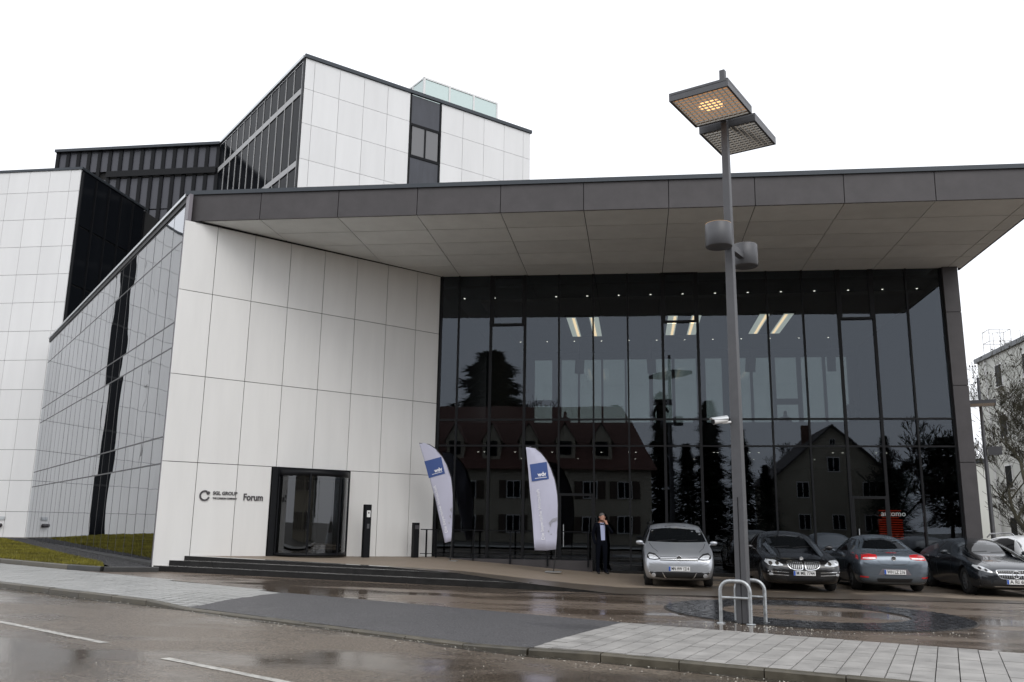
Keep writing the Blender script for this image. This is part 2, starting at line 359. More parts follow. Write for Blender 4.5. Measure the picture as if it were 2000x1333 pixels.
# right pavement: single slabs
e1 = Vector((.95, -.3122, 0)).normalized(); e2 = Vector((.3122, .95, 0)).normalized()
pv = sheet('pavement', [D_, C_, (2, 13.65), (5, 12.67), (14, 9.7), (14, 6.3), (3.8, 9.65), (1.4, 10.43)], -.095, M['joint'])
W_, LN_ = .238, .27
cnt = 0
rzs = math.atan2(e1.y, e1.x)
for i in range(23):
    off = (i % 3) * .09
    j = -1
    while True:
        y0 = max(0, j * LN_ + off); y1 = min(3.24, (j + 1) * LN_ + off); j += 1
        if y0 >= 3.23: break
        if y1 - y0 < .06: continue
        c = Vector((*D_, 0)) + e1 * ((i + .5) * W_ + .012) + e2 * ((y0 + y1) / 2 + .005)
        dk = kdrop(c.x) * max(0, 1 - (y0 + y1) / 2 / 1.5)
        z = G(c.x) - .05 + R0.uniform(-.0022, .0022) + dk
        if cnt < 300:
            piece('paving_slab', M['slab'], pv, (c.x, c.y, z), (W_ - .011, y1 - y0 - .012, .1), rzs + R0.uniform(-.004, .004))
        cnt += 1
far_s = MB()
for i in range(23, 60):
    for j in range(12):
        c = Vector((*D_, 0)) + e1 * ((i + .5) * W_) + e2 * ((j + .5) * LN_)
        far_s.box((c.x, c.y, G(c.x) - .05 + R0.uniform(-.002, .002)), (W_ - .011, LN_ - .013, .1), rzs)
tag(far_s.build('distant_paving_slabs', M['slab'], pv), kind='stuff')
# left pavement of small blocks
pl = sheet('left_pavement', [(-30, 25.9), (-18, 19.7), (-13.4, 17.37), A_, B_, (-9.5, 18.75), (-13.5, 21.0), (-18, 23.2), (-30, 29.6)], -.095, M['joint'])
blk = MB(); d1 = Vector((.897, -.442, 0)); d2 = Vector((.442, .897, 0)); rzl = math.atan2(d1.y, d1.x)
o_ = Vector((*A_, 0))
def inpoly(x, y, P):
    c = False; n = len(P)
    for i in range(n):
        (x1, y1), (x2, y2) = P[i], P[(i + 1) % n]
        if (y1 > y) != (y2 > y) and x < (x2 - x1) * (y - y1) / (y2 - y1) + x1: c = not c
    return c
PLP = [(-30, 25.9), (-18, 19.7), (-13.4, 17.37), A_, B_, (-9.5, 18.75), (-13.5, 21.0), (-18, 23.2), (-30, 29.6)]
for i in range(-110, 14):
    for j in range(-3, 17):
        c = o_ + d1 * (i * .238 + (j % 2) * .1) + d2 * ((j + .5) * .24)
        if inpoly(c.x, c.y, PLP):
            dk = kdrop(c.x) * max(0, 1 - (j + .5) * .24 / 1.5)
            blk.box((c.x, c.y, G(c.x) - .05 + R0.uniform(-.002, .002) + dk), (.228, .232, .1), rzl)
tag(blk.build('paving_blocks', M['slab_l'], pl), kind='stuff')
# centre line dashes on the road
def dash(a, b, w=.12):
    a, b = Vector((*a, 0)), Vector((*b, 0)); d = (b - a).normalized(); n = Vector((d.y, -d.x, 0)) * w / 2
    m = MB(); K = 18; vs = []
    for i in range(K + 1):
        p = a.lerp(b, i / K); r1, r2 = R0.uniform(.75, 1.05), R0.uniform(.8, 1.05)
        for q in (p + n * r1, p - n * r2): vs.append((q.x, q.y, G(q.x) - .096))
    m.add(vs, [(2 * i, 2 * i + 1, 2 * i + 3, 2 * i + 2)[::-1] for i in range(K)])
    m.build('road_marking', M['paint'], road)
dash((-9.3, 12.05), (-6.58, 10.52)); dash((-5.3, 9.66), (-2.0, 7.85)); dash((-14.6, 14.9), (-11.2, 13.05)); dash((-.2, 6.9), (3.1, 5.2))
# cobbled ring in the forecourt, drain slot
cob = MB(); cx_, cy_ = 3.2, 17.25
for ri in range(10):
    rr_ = 1.70 + ri * .103; n = int(2 * math.pi * rr_ / .115)
    for k in range(n):
        if R0.random() < .01: continue
        a = 2 * math.pi * (k + (ri % 2) * .5) / n
        x, y = cx_ + rr_ * math.cos(a), cy_ + rr_ * math.sin(a)
        cob.box((x, y, G(x) - .045 + R0.uniform(-.003, .004)), (.094, .105, .12), a)
tag(cob.build('cobblestone_ring', M['cobble']), label='dark wet cobblestone ring set into the forecourt asphalt', cat='cobblestones', kind='stuff')
bed = MB(); n = 48
bed.lathe([(2.72, 0), (1.66, 0)], n=n, smooth=False)
bed.v = [(x + cx_, y + cy_, G(x + cx_) + .001) for x, y, z in bed.v]
tag(bed.build('cobble_bed', M['joint']), kind='structure')
dr = MB(); a, b = Vector((-2.6, 19.62, 0)), Vector((10.5, 22.0, 0)); d = (b - a).normalized(); n_ = Vector((d.y, -d.x, 0)) * .035
dr.add([(q.x, q.y, G(q.x) + .002) for q in (a + n_, b + n_, b - n_, a - n_)], [(0, 1, 2, 3)])
tag(dr.build('drain_slot', M['black']), kind='structure')
# ------------------------------------------------------------------ steps, terrace and ramp
SF = Vector((.985, -.1697, 0)).normalized(); SNv = Vector((.1697, .985, 0)).normalized()
P_s = Vector((-12.57, 22.2, 0))
WP0 = Vector((-6.7, 28.7, 0)); Wd = Vector((-.6849, -.7287, 0)); Wn = Vector((.7287, -.6849, 0))
def on_wall(k):      # where nose line k meets the white wall plane
    p = P_s + SNv * (.33 * k)
    t = ((WP0 + Wn * .02 - p).dot(Wn)) / SF.dot(Wn); return p + SF * t
def nose(k, x): p = P_s + SNv * (.33 * k); t = (x - p.x) / SF.x; return p + SF * t
def TZ(x, y=0): return .27 - .0205 * x
RF = [(-6.2, TZ(-6.2)), (-4.3, .325), (-2.45, .165), (-.5, .004)]
Fp = [nose(2, -6.2), nose(1, -4.3), nose(0, -2.45), Vector((-.5, 20.25, 0))]
stp = empty('entrance_steps', (-8, 21.3, G(-8))); tag(stp, 'three wide black stone steps below the white entrance wall', 'steps')
for k in range(3):
    a = on_wall(k); b = Fp[2 - k] if k else Fp[2]
    b = {0: Fp[2], 1: Fp[1], 2: Fp[0]}[k]
    back = .34
    L_ = (b - a).length; nst = max(1, int(round(L_ / 1.45)))
    if k == 0: a = a + SF * -.15
    for i in range(nst):
        p0 = a.lerp(b, i / nst) + SF * .003; p1 = a.lerp(b, (i + 1) / nst) - SF * .003
        z0, z1 = G(p0.x) + .135 * (k + 1), G(p1.x) + .135 * (k + 1)
        if k == 2: z0, z1 = TZ(p0.x) - .002, TZ(p1.x) - .002
        q0, q1 = p0 + SNv * back, p1 + SNv * back
        zb0, zb1 = G(p0.x) - .1, G(p1.x) - .1
        s_ = MB(); s_.add([(p0.x, p0.y, zb0), (p1.x, p1.y, zb1), (q1.x, q1.y, zb1), (q0.x, q0.y, zb0), (p0.x, p0.y, z0), (p1.x, p1.y, z1), (q1.x, q1.y, z1), (q0.x, q0.y, z0)],
                         [(0, 3, 2, 1), (4, 5, 6, 7), (0, 1, 5, 4), (1, 2, 6, 5), (2, 3, 7, 6), (3, 0, 4, 7)])
        s_.build('step_block', M['granite'], stp, world=True)
        n_ = MB(); off = SNv * -.004
        n_.add([(p0.x, p0.y, z0 + .004), (p1.x, p1.y, z1 + .004), (p1.x + SNv.x * .325, p1.y + SNv.y * .325, z1 + .004), (p0.x + SNv.x * .325, p0.y + SNv.y * .325, z0 + .004)], [(0, 1, 2, 3)])
        n_.build('tread_sheen', M['granite_sheen'], stp, world=True)  # thin cover on the dark step, its pale colour imitates reflected light
a = nose(2, -6.2) + SNv * .34; w2 = on_wall(2) + SNv * .34
t_ = ((WP0 - w2).dot(Wn)) / SF.dot(Wn); w2 = w2 + SF * t_
tp = [(w2.x, w2.y), (a.x, a.y), (-6.2, 28.72), (-6.7, 28.72)]
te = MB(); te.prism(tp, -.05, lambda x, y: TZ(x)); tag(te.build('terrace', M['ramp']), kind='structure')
rp = MB(); fr_ = [(Fp[i].x, Fp[i].y, RF[i][1]) for i in range(4)]
bk_ = [(-6.2, 28.72, TZ(-6.2)), (-4.3, 28.72, .255), (-2.45, 28.72, .115), (-.5, 28.72, .004)]
vs = []
for i in range(4):
    for j in range(7):
        f_ = j / 6; vs.append(tuple(fr_[i][k] + (bk_[i][k] - fr_[i][k]) * f_ for k in range(3)))
rp.add(vs, [(i * 7 + j, (i + 1) * 7 + j, (i + 1) * 7 + j + 1, i * 7 + j + 1) for i in range(3) for j in range(6)])
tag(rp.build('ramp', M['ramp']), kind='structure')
rs = MB()     # dark stone edge under the ramp
for i in range(3):
    p, q = fr_[i], fr_[i + 1]
    rs.add([(p[0], p[1], G(p[0]) - .1), (q[0], q[1], G(q[0]) - .1), (q[0], q[1], q[2] - .002), (p[0], p[1], p[2] - .002)], [(0, 1, 2, 3)])
rs.add([(Fp[0].x, Fp[0].y, 0), (a.x, a.y, 0), (a.x, a.y, TZ(a.x) - .002), (Fp[0].x, Fp[0].y, TZ(-6.2) - .002)], [(0, 1, 2, 3)])
tag(rs.build('ramp_edge', M['granite']), kind='structure')
# ------------------------------------------------------------------ lawn, gravel, edging on the left
Sd = Vector((-.69, .7238, 0)).normalized(); Sn = Vector((-.7238, -.69, 0)).normalized(); S0 = Vector((-12.95, 22.55, 0))
def sd_(s, o=0): p = S0 + Sd * s + Sn * o; return (p.x, p.y)
LAWN = [(-13.6, 21.25), (-14.7, 21.8), (-18, 23.35), (-30, 29.75), (-58, 45.6), (-58, 41.6), (-31.2, 41.6), sd_(24, 1.6), sd_(6, 1.5), sd_(1.6, 1.0), sd_(.6, .6)]
LAWN = [(-13.75, 21.55), (-14.7, 21.95), (-18, 23.55), (-30, 29.95), (-58, 45.0), (-58, 48), (-36, 41.7), sd_(25.4, 1.0), sd_(8, .95), sd_(2.2, .85)]
sheet('lawn_soil', LAWN, .09, M['soil'])
gb = MB(); rg = random.Random(3)
xs = [p[0] for p in LAWN]; ys = [p[1] for p in LAWN]
cnt = 0
while cnt < 70000:
    t = rg.random(); x = -13.6 - 30 * t ** 1.6; y = rg.uniform(21.3, 46)
    if not inpoly(x, y, LAWN): continue
    cnt += 1
    h = rg.uniform(.03, .075); a = rg.uniform(0, 6.28); b = h * rg.uniform(.2, .7); w_ = .006 + .0006 * abs(x + 13)
    z = G(x) + .088; ca, sa = math.cos(a), math.sin(a); cb, sb = math.cos(a + 1.57), math.sin(a + 1.57)
    gb.add([(x - cb * w_, y - sb * w_, z), (x + cb * w_, y + sb * w_, z), (x + ca * b, y + sa * b, z + h)], [(0, 1, 2)])
tag(gb.build('lawn_grass', M['grass']), 'short yellow green winter lawn in front of the white block', 'grass', kind='stuff')
sheet('gravel_bed', [sd_(0.1, .05), sd_(.3, 1.0), sd_(2.2, .85), sd_(8, .95), sd_(25.4, 1.0), sd_(26, .05)], .075, M['soil'])
gv = MB()
for i in range(5200):
    s = 26 * rg.random() ** 1.5; o = rg.uniform(.06, .98)
    x, y = sd_(s, o); r = rg.uniform(.018, .045)
    vs = [(x + r * rg.uniform(.6, 1.2) * dx, y + r * rg.uniform(.6, 1.2) * dy, G(x) + .085 + r * dz) for dx, dy, dz in ((1, 0, 0), (0, 1, 0), (-1, 0, 0), (0, -1, 0), (0, 0, .9), (0, 0, -.5))]
    gv.add(vs, [(0, 1, 4), (1, 2, 4), (2, 3, 4), (3, 0, 4)])
tag(gv.build('gravel_strip', M['gravel']), 'dark grey gravel strip along the foot of the mirror glass wall', 'gravel', kind='stuff')
le = tag(empty('lawn_edging', (-20, 24.5, G(-20))), 'granite edging stones along the street side of the lawn', 'edging')
LE = [(-58, 45.3), (-30, 29.75), (-18, 23.35), (-14.8, 21.75)]
kerbline(LE, .12, 'edging_stone', M['kerb'], le, w=.11, L=1.1); 
kerbline([(-14.8, 21.75), (-13.6, 21.35), (-12.45, 21.98)], .125, 'edging_stone', M['kerb_dark'], le, w=.12, L=1.1)
wkids(le)

# wet gutter, grit and litter along the kerb
gm = MB(); vs = []
kp = [(-30, 25.9), (-18, 19.7), (-13.4, 17.37), (-7.6, 14.55), (-1.31, 11.31), (1.4, 10.43), (3.8, 9.65), (9, 7.95)]
K2 = []
for p, q in zip(kp, kp[1:]):
    n = max(2, int(math.hypot(q[0] - p[0], q[1] - p[1]) / .25)); K2 += [(p[0] + (q[0] - p[0]) * i / n, p[1] + (q[1] - p[1]) * i / n, (q[1] - p[1]), -(q[0] - p[0]), math.hypot(q[0] - p[0], q[1] - p[1])) for i in range(n)]
for i, (x, y, nx, ny, l) in enumerate(K2):
    w0, w1 = .12, .27 + .07 * math.sin(i * .37) + R0.uniform(-.03, .04)
    for w_ in (w0, w1): vs.append((x + nx / l * w_, y + ny / l * w_, G(x) - .0965))
gm.add(vs, [(2 * i, 2 * i + 1, 2 * i + 3, 2 * i + 2) for i in range(len(K2) - 1)])
M['gutter'] = wet_mat('wet_gutter_dirt', (.035, .03, .024), (.06, .052, .04), .4, .1, .9, .5, grain=50, bump=.7, speck=.6)
tag(gm.build('gutter', M['gutter']), kind='structure')
M['grit'] = mat('pale_grit', (.42, .40, .35), .7, var=.4, scale=20)
gt = MB()
def grit(x, y, z, r):
    q = [(x + r * R0.uniform(.5, 1.3) * dx, y + r * R0.uniform(.5, 1.3) * dy, z + r * .6 * dz) for dx, dy, dz in ((1, 0, 0), (0, 1, 0), (-1, 0, 0), (0, -1, 0), (0, 0, 1))]
    gt.add(q, [(0, 1, 4), (1, 2, 4), (2, 3, 4), (3, 0, 4)])
for i in range(900):
    x, y, nx, ny, l = R0.choice(K2)
    w_ = .13 + abs(R0.gauss(0, .22)); grit(x + nx / l * w_ + R0.uniform(-.1, .1), y + ny / l * w_ + R0.uniform(-.1, .1), G(x) - .096, R0.uniform(.004, .014))
for i in range(260): x = R0.gauss(2.2, 1.6); grit(x, R0.gauss(14.6, .35), G(x) - .002, R0.uniform(.005, .014))
for i in range(500): x = R0.uniform(-8, 5); y = R0.uniform(5, 11.5 - .5 * x if x < -1 else 9.5); grit(x, y, G(x) - .098, R0.uniform(.004, .009))
tag(gt.build('scattered_grit', M['grit']), 'pale grit scattered along the kerb and round the lamp pole', 'grit', kind='stuff')
# ================================================================== BUILDING: the forum with the overhanging roof
fo = tag(empty('forum_building', (-2, 28.7, 0)), 'low forum building with black glass front, white panel wall and wide overhanging roof', 'building')
GY = 28.7
MX = [-6.62, -6.0, -4.86, -3.68, -2.51, -1.35, -.19, .965, 2.12, 3.26, 4.395, 5.53, 6.65, 7.74, 8.8, 9.88]
VENT = (2, 7, 12)
zT1, zT2, zTop = 4.05, 4.92, 9.98
for k in range(15):
    xa, xb = MX[k] + .03, MX[k + 1] - .03
    xm, wd = (xa + xb) / 2, xb - xa
    for za, zb in ((.03, zT1 - .03), (zT1 + .03, zT2 - .035)):
        piece('window_pane', M['glass'], fo, (xm, GY + .02, (za + zb) / 2), (wd, .012, zb - za))
    if k in VENT:
        piece('window_pane', M['glass'], fo, (xm, GY + .02, (zT2 + .035 + 8.14) / 2), (wd, .012, 8.14 - zT2 - .035))
        fr = MB(); za, zb = 8.2, 9.9
        for z in (za, zb): fr.box((xm, GY - .01, z), (wd, .09, .075))
        for x in (xa + .04, xb - .04): fr.box((x, GY - .008, (za + zb) / 2), (.07, .085, zb - za - .08))
        v = fr.build('vent_window', M['mull'], fo, world=True)
        pn = MB().box((xm, GY + .01, (za + zb) / 2), (wd - .14, .012, zb - za - .07)); pn.build('pane', M['glass'], v)
    else:
        piece('window_pane', M['glass'], fo, (xm, GY + .02, (zT2 + .035 + zTop) / 2), (wd, .012, zTop - zT2 - .035))
for k, x in enumerate(MX):
    wide = .085 if (k in VENT or k - 1 in VENT) else .055
    piece('mullion', M['mull'], fo, (x, GY, 5.0), (wide, .1, 9.96))
for z, h in ((zT1, .05), (zT2, .06)):
    piece('transom', M['mull'], fo, ((MX[0] + MX[-1]) / 2, GY - .004, z), (MX[-1] - MX[0], .085, h))
piece('glass_base', M['granite'], fo, (1.6, GY + .0, -.05), (16.5, .14, .26))
# two glazed doors in the ground floor glass
for k in (12, 4):
    xa, xb = MX[k] + .05, MX[k + 1] - .05; d = MB()
    for x in (xa, xb): d.box((x, GY - .035, 1.28), (.07, .06, 2.42))
    for z in (.12, 2.46): d.box(((xa + xb) / 2, GY - .037, z), (xb - xa + .07, .064, .08))
    dd = d.build('glass_door', M['mull'], fo, world=True)
    MB().tube([(xa + .12, GY - .1, .8), (xa + .12, GY - .1, 1.5)], .014, 8).build('handle', M['alu'], dd)
# corner pillar at the right end
zz = [-.1, 3.55, 5.95, 8.32, 10.0]
for z0, z1 in zip(zz, zz[1:]):
    piece('pillar_panel', M['fascia'], fo, (10.14, GY + .05, (z0 + z1) / 2), (.46, .42, z1 - z0 - .02))
    piece('pillar_panel', M['fascia'], fo, (10.375, GY + 7.2, (z0 + z1) / 2), (.05, 13.6, z1 - z0 - .02))
piece('pillar_core', M['backing'], fo, (10.14, GY + .06, 4.95), (.40, .36, 10.1))
piece('side_wall_core', M['backing'], fo, (10.30, GY + 7.2, 4.95), (.06, 13.5, 10.1))
# roof: fascia, flashing, soffit
ZS, ZF = 10.0, 10.80; YF = 22.5
SLP = .0088
def DZc(x): return -SLP * (x + 12.95) + .03
FX = [-12.95, -10.65, -8.31, -5.99, -3.61, -1.30, 1.0, 3.27, 5.55, 7.82, 10.1, 10.55]
for a, b in zip(FX, FX[1:]):
    piece('fascia_panel', M['fascia'], fo, ((a + b) / 2, YF, (ZS + ZF) / 2 + DZc((a + b) / 2)), (b - a - .02, .05, ZF - ZS), ry=SLP)
piece('fascia_backing', M['backing'], fo, (-1.2, YF + .05, 10.41 + DZc(-1.2)), (23.4, .04, .76), ry=SLP)
piece('fascia_panel', M['fascia'], fo, (10.57, (YF + 29) / 2, 10.4 + DZc(10.5)), (.05, 29 - YF, .8))
piece('roof_flashing', M['flash'], fo, (-1.2, YF - .01, 10.86 + DZc(-1.2)), (23.56, .14, .12), ry=SLP)
piece('roof_flashing', M['flash'], fo, (10.56, 33, 10.86 + DZc(10.5)), (.12, 20.8, .12))
rf = MB(); rf.prism([(-12.88, 22.6), (10.5, 22.6), (10.5, 43), (-14, 47), (-30.6, 41.4)], 10.2, lambda x, y: 10.76 + DZc(max(x, -13))); rf.build('roof', M['flash'], fo, world=True)
YR = [YF + .03 + i * 1.236 for i in range(6)]; YR[-1] = GY + .02
def wallx(y): return WP0.x + Wd.x / Wd.y * (y - WP0.y)
for i, (ya, yb) in enumerate(zip(YR, YR[1:])):
    for a, b in zip(FX, FX[1:]):
        if b < wallx(ya) - .02: continue
        lo = max(a, -12.9)
        poly = [(lo + .011, ya + .017), (b - .011, ya + .017), (b - .011, yb - .017), (lo + .011, yb - .017)]
        # trim along the white wall
        out = []; 
        def side(p): return (Vector((p[0], p[1], 0)) - WP0).dot(Wn) - .015
        for q in range(4):
            p0, p1 = poly[q], poly[(q + 1) % 4]; s0, s1 = side(p0), side(p1)
            if s0 >= 0: out.append(p0)
            if (s0 >= 0) != (s1 >= 0):
                t = s0 / (s0 - s1); out.append((p0[0] + (p1[0] - p0[0]) * t, p0[1] + (p1[1] - p0[1]) * t))
        if len(out) < 3: continue
        MB().prism(out, lambda x, y: ZS + DZc(x), lambda x, y: ZS + .03 + DZc(x)).build('soffit_panel', M['soffit'], fo, world=True)
sb = MB(); sb.prism([(-12.8, 22.56), (10.5, 22.56), (10.5, 28.75), (-6.7, 28.75)], lambda x, y: ZS + .07 + DZc(x), lambda x, y: ZS + .1 + DZc(x)); sb.build('soffit_backing', M['backing'], fo, world=True)
st_ = MB(); st_.bar(tuple(WP0 + Wn * .03 + Vector((0, 0, 9.985))), tuple(WP0 + Wn * .03 + Wd * 8.6 + Vector((0, 0, 9.985))), .05, .025); st_.build('shadow_strip', M['mull'], fo, world=True)
# white panel wall
SW = [0, .955, 2.118, 3.28, 4.443, 5.606, 6.77, 7.93, 8.9]
ZW = [.0, 3.05, 5.48, 7.91, 9.975]
wrz = math.atan2(Wd.y, Wd.x)
def wall_piece(name, m, sa, sb_, za, zb, th=.03, off=0.0, par=None):
    c = WP0 + Wd * ((sa + sb_) / 2) + Wn * off
    return piece(name, m, par or fo, (c.x, c.y, (za + zb) / 2), (sb_ - sa, th, zb - za), wrz)
gp = .009
for r in range(4):
    if r:
        cols = list(zip(SW, SW[1:]))
    else: cols = [(0, .955), (.955, 2.118), (2.118, 3.2), (5.74, 6.77), (6.77, 7.93), (7.93, 8.9)]
    for a, b in cols:
        wall_piece('wall_panel', M['panel'], a + gp, b - gp, ZW[r] + gp, ZW[r + 1] - gp, .03, 0)
wall_piece('wall_backing', M['backing'], 0.02, 3.15, 0, 3.05, .05, -.065); wall_piece('wall_backing', M['backing'], 5.8, 8.85, 0, 3.05, .05, -.065)
wall_piece('wall_backing', M['backing'], .02, 8.85, 3.06, 10, .05, -.065)
wall_piece('joint_filler', M['mull'], -.03, .0, .3, 9.97, .06, .0)
# revolving door
dm = WP0 + Wd * 4.47
DZ = .50
dr_ = empty('revolving_door_tmp'); bpy.data.objects.remove(dr_)
fx = MB()
def wp(s, o, z): p = WP0 + Wd * s + Wn * o; return (p.x, p.y, z)
fx.bar(wp(5.64, .0, .42), wp(5.64, .0, 3.04), .2, .16, up=Wd); fx.bar(wp(3.23, .0, .42), wp(3.23, .0, 3.04), .07, .16, up=Wd)
fx.bar(wp(5.55, .02, 2.95), wp(3.26, .02, 2.95), .2, .19)
door = fx.build('revolving_door', M['black'], fo, world=True)
ca = math.atan2(Wn.y, Wn.x); rad_ = 1.13; dc = WP0 + Wd * 4.40 - Wn * .15
for a0, a1 in ((-78, -26), (-25, 25), (26, 78)):
    g_ = MB().lathe([(rad_, DZ + .06), (rad_, 2.82)], c=(dc.x, dc.y, 0), n=10, a0=ca + rad(a0), a1=ca + rad(a1)); g_.build('curved_glass', M['dglass'], door)
for a0 in (-78, -25.5, 25.5, 78):
    p = dc + Vector((math.cos(ca + rad(a0)), math.sin(ca + rad(a0)), 0)) * rad_
    MB().tube([(p.x, p.y, DZ), (p.x, p.y, 2.9)], .035, 8).build('door_post', M['black'], door)
for zc, hh in ((DZ + .04, .09), (2.88, .17)):
    MB().lathe([(rad_ - .04, zc - hh / 2), (rad_ + .03, zc - hh / 2), (rad_ + .03, zc + hh / 2), (rad_ - .04, zc + hh / 2)], c=(dc.x, dc.y, 0), n=30, a0=ca + rad(-85), a1=ca + rad(85)).build('curved_rail', M['black'], door)
for k in range(3):
    an = ca + rad(38 + 120 * k); p = dc + Vector((math.cos(an), math.sin(an), 0)) * 1.05
    wg = MB(); wg.bar((dc.x, dc.y, DZ + .1), (p.x, p.y, DZ + .1), .04, .08); wg.bar((dc.x, dc.y, 2.74), (p.x, p.y, 2.74), .04, .07); wg.bar((p.x, p.y, DZ + .1), (p.x, p.y, 2.74), .05, .04)
    wg.build('door_wing', M['black'], door)
MB().tube([(dc.x, dc.y, DZ), (dc.x, dc.y, 2.8)], .05, 10).build('centre_shaft', M['black'], door)
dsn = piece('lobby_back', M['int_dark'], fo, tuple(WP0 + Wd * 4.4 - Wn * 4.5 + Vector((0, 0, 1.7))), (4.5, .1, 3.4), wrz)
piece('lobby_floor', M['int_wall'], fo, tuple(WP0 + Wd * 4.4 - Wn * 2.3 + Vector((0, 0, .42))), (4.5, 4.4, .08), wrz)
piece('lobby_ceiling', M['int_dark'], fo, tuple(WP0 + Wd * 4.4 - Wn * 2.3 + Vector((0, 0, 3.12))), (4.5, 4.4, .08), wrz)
for s, o in ((4.0, -.9), (4.9, -1.2), (4.4, -.35)):
    MB().lathe([(.001, 3.06), (.06, 3.06)], c=wp(s, o, 0), n=10).build('downlight', M['spot'], fo, world=True)
# lettering and emblem on the wall
def wall_text(t, s, z, size, bold, name, width=None):
    mb = text_mb(t, size, .008, bold, 'CENTER')
    if width:
        x0 = min(v[0] for v in mb.v); x1 = max(v[0] for v in mb.v); k = width / (x1 - x0); mb.v = [(x * k, y, z_) for x, y, z_ in mb.v]
    xform(mb, frame(wp(s, .03, z), -Wd, (0, 0, 1))); return mb.build(name, M['letter'], fo, world=True)
wall_text('SGL GROUP', 7.08, 2.225, .135, .0025, 'lettering', .70); wall_text('THE CARBON COMPANY', 7.08, 2.085, .075, .0005, 'lettering', .70); wall_text('Forum', 6.25, 2.135, .27, .006, 'lettering', .58)
em = MB(); ro, ri = .148, .103
em_pts = []
for k in range(33):
    a = rad(62 + 282 * k / 32); em_pts.append((math.cos(a), math.sin(a)))
vs = []
for x, y in em_pts: vs += [(x * ro, y * ro, 0), (x * ri, y * ri, 0), (x * ro, y * ro, .02), (x * ri, y * ri, .02)]
em.add(vs, [f for k in range(32) for f in ((4 * k + 2, 4 * k + 3, 4 * k + 7, 4 * k + 6)[::-1], (4 * k, 4 * k + 2, 4 * k + 6, 4 * k + 4)[::-1], (4 * k + 1, 4 * k + 5, 4 * k + 7, 4 * k + 3)[::-1])])
em.lathe([(.001, .02), (.05, .02), (.05, 0)], c=(.095, .075, 0), n=8, smooth=False)
xform(em, frame(wp(7.66, .022, 2.15), -Wd, (0, 0, 1))); em.build('ring_emblem', M['letter'], fo, world=True)
# wall end post and mirror-glass side wall
cp = S0 + Wd * -.05
piece('corner_post', M['post'], fo, (-12.84, 22.43, 5.5), (.10, .34, 10.6), math.atan2(Sd.y, Sd.x) + math.pi / 2)
srz = math.atan2(Sd.y, Sd.x)
ZSd = [.36, 3.0, 3.75, 6.3, 7.05, 9.5, 10.62]
ncol = 22; wcol = 25.6 / ncol
for i in range(ncol):
    c = S0 + Sd * (.22 + wcol * (i + .5))
    for z0, z1 in zip(ZSd, ZSd[1:]):
        piece('side_pane', M['sglass'], fo, (c.x, c.y, (z0 + z1) / 2), (wcol - .02, .012, z1 - z0 - .03), srz + R0.uniform(-.0025, .0025))
    c = S0 + Sd * (.22 + wcol * i)
    piece('side_mullion', M['smull'], fo, (c.x, c.y, 5.5), (.032, .018, 10.3), srz)
for z in ZSd:
    c = S0 + Sd * 13; piece('side_transom', M['smull'], fo, (c.x, c.y, z), (25.7, .02, .045), srz)
c = S0 + Sd * 13 - Sn * .0; piece('roof_flashing', M['alu'], fo, (c.x + Sn.x * .02, c.y + Sn.y * .02, 10.85), (26.0, .16, .09), srz)
piece('gutter_strip', M['black'], fo, (c.x, c.y, 10.72), (26.0, .10, .16), srz)
piece('side_plinth', M['kerb_dark'], fo, (c.x, c.y, .16), (25.9, .12, .36), srz)
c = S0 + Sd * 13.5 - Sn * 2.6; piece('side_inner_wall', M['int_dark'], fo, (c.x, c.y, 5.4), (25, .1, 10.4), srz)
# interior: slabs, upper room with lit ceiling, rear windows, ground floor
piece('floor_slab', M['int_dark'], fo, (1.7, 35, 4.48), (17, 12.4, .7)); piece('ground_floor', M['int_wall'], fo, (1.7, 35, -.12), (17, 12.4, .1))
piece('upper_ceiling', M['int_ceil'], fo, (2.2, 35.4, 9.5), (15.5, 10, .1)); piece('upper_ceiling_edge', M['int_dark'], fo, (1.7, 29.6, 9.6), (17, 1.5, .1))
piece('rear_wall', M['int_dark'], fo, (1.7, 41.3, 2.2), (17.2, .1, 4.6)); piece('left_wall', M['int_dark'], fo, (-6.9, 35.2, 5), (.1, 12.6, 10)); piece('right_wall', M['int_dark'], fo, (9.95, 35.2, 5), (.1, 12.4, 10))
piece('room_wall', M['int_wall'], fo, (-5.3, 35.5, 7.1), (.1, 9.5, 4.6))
wins = [(1040, 1077), (1096, 1130), (1134, 1178), (1182, 1226), (1230, 1275), (1283, 1321), (1327, 1370), (1388, 1421), (1449, 1476), (1481, 1519), (1525, 1567), (1575, 1617), (1622, 1664)]
def bx(px): return (px - 1040) / (1660 - 1040) * (9.39 + 4.64) - 4.64
edge = -5.3
for a, b in wins:
    xa, xb = bx(a), bx(b)
    piece('rear_pier', M['int_wall'], fo, ((edge + xa) / 2, 40.0, 7.1), (xa - edge, .2, 4.6)); edge = xb
    piece('rear_window', M['bglass'], fo, ((xa + xb) / 2, 40.05, 7.1), (xb - xa, .02, 4.0))
    if a in (1040, 1283, 1525): piece('rear_transom', M['int_wall'], fo, ((xa + xb) / 2, 40.0, 7.05), (xb - xa, .12, .26))
piece('rear_pier', M['int_wall'], fo, ((edge + 9.9) / 2, 40.0, 7.1), (9.9 - edge, .2, 4.6)); piece('rear_lintel', M['int_wall'], fo, (2.3, 39.98, 9.3), (15.2, .26, .42))
for xc in (-1.95, 1.95, 5.35):
    lt = MB().box((xc, 34.4, 9.405), (1.35, 3.7, .07)); l_ = lt.build('ceiling_light', M['int_dark'], fo, world=True)
    for dx in (-.44, .44):
        MB().box((xc + dx, 34.4, 9.362), (.36, 3.4, .02)).build('diffuser', M['tube2'], l_)
        MB().box((xc + dx * .82, 34.4, 9.35), (.10, 3.3, .012)).build('lamp_tube', M['tube'], l_)
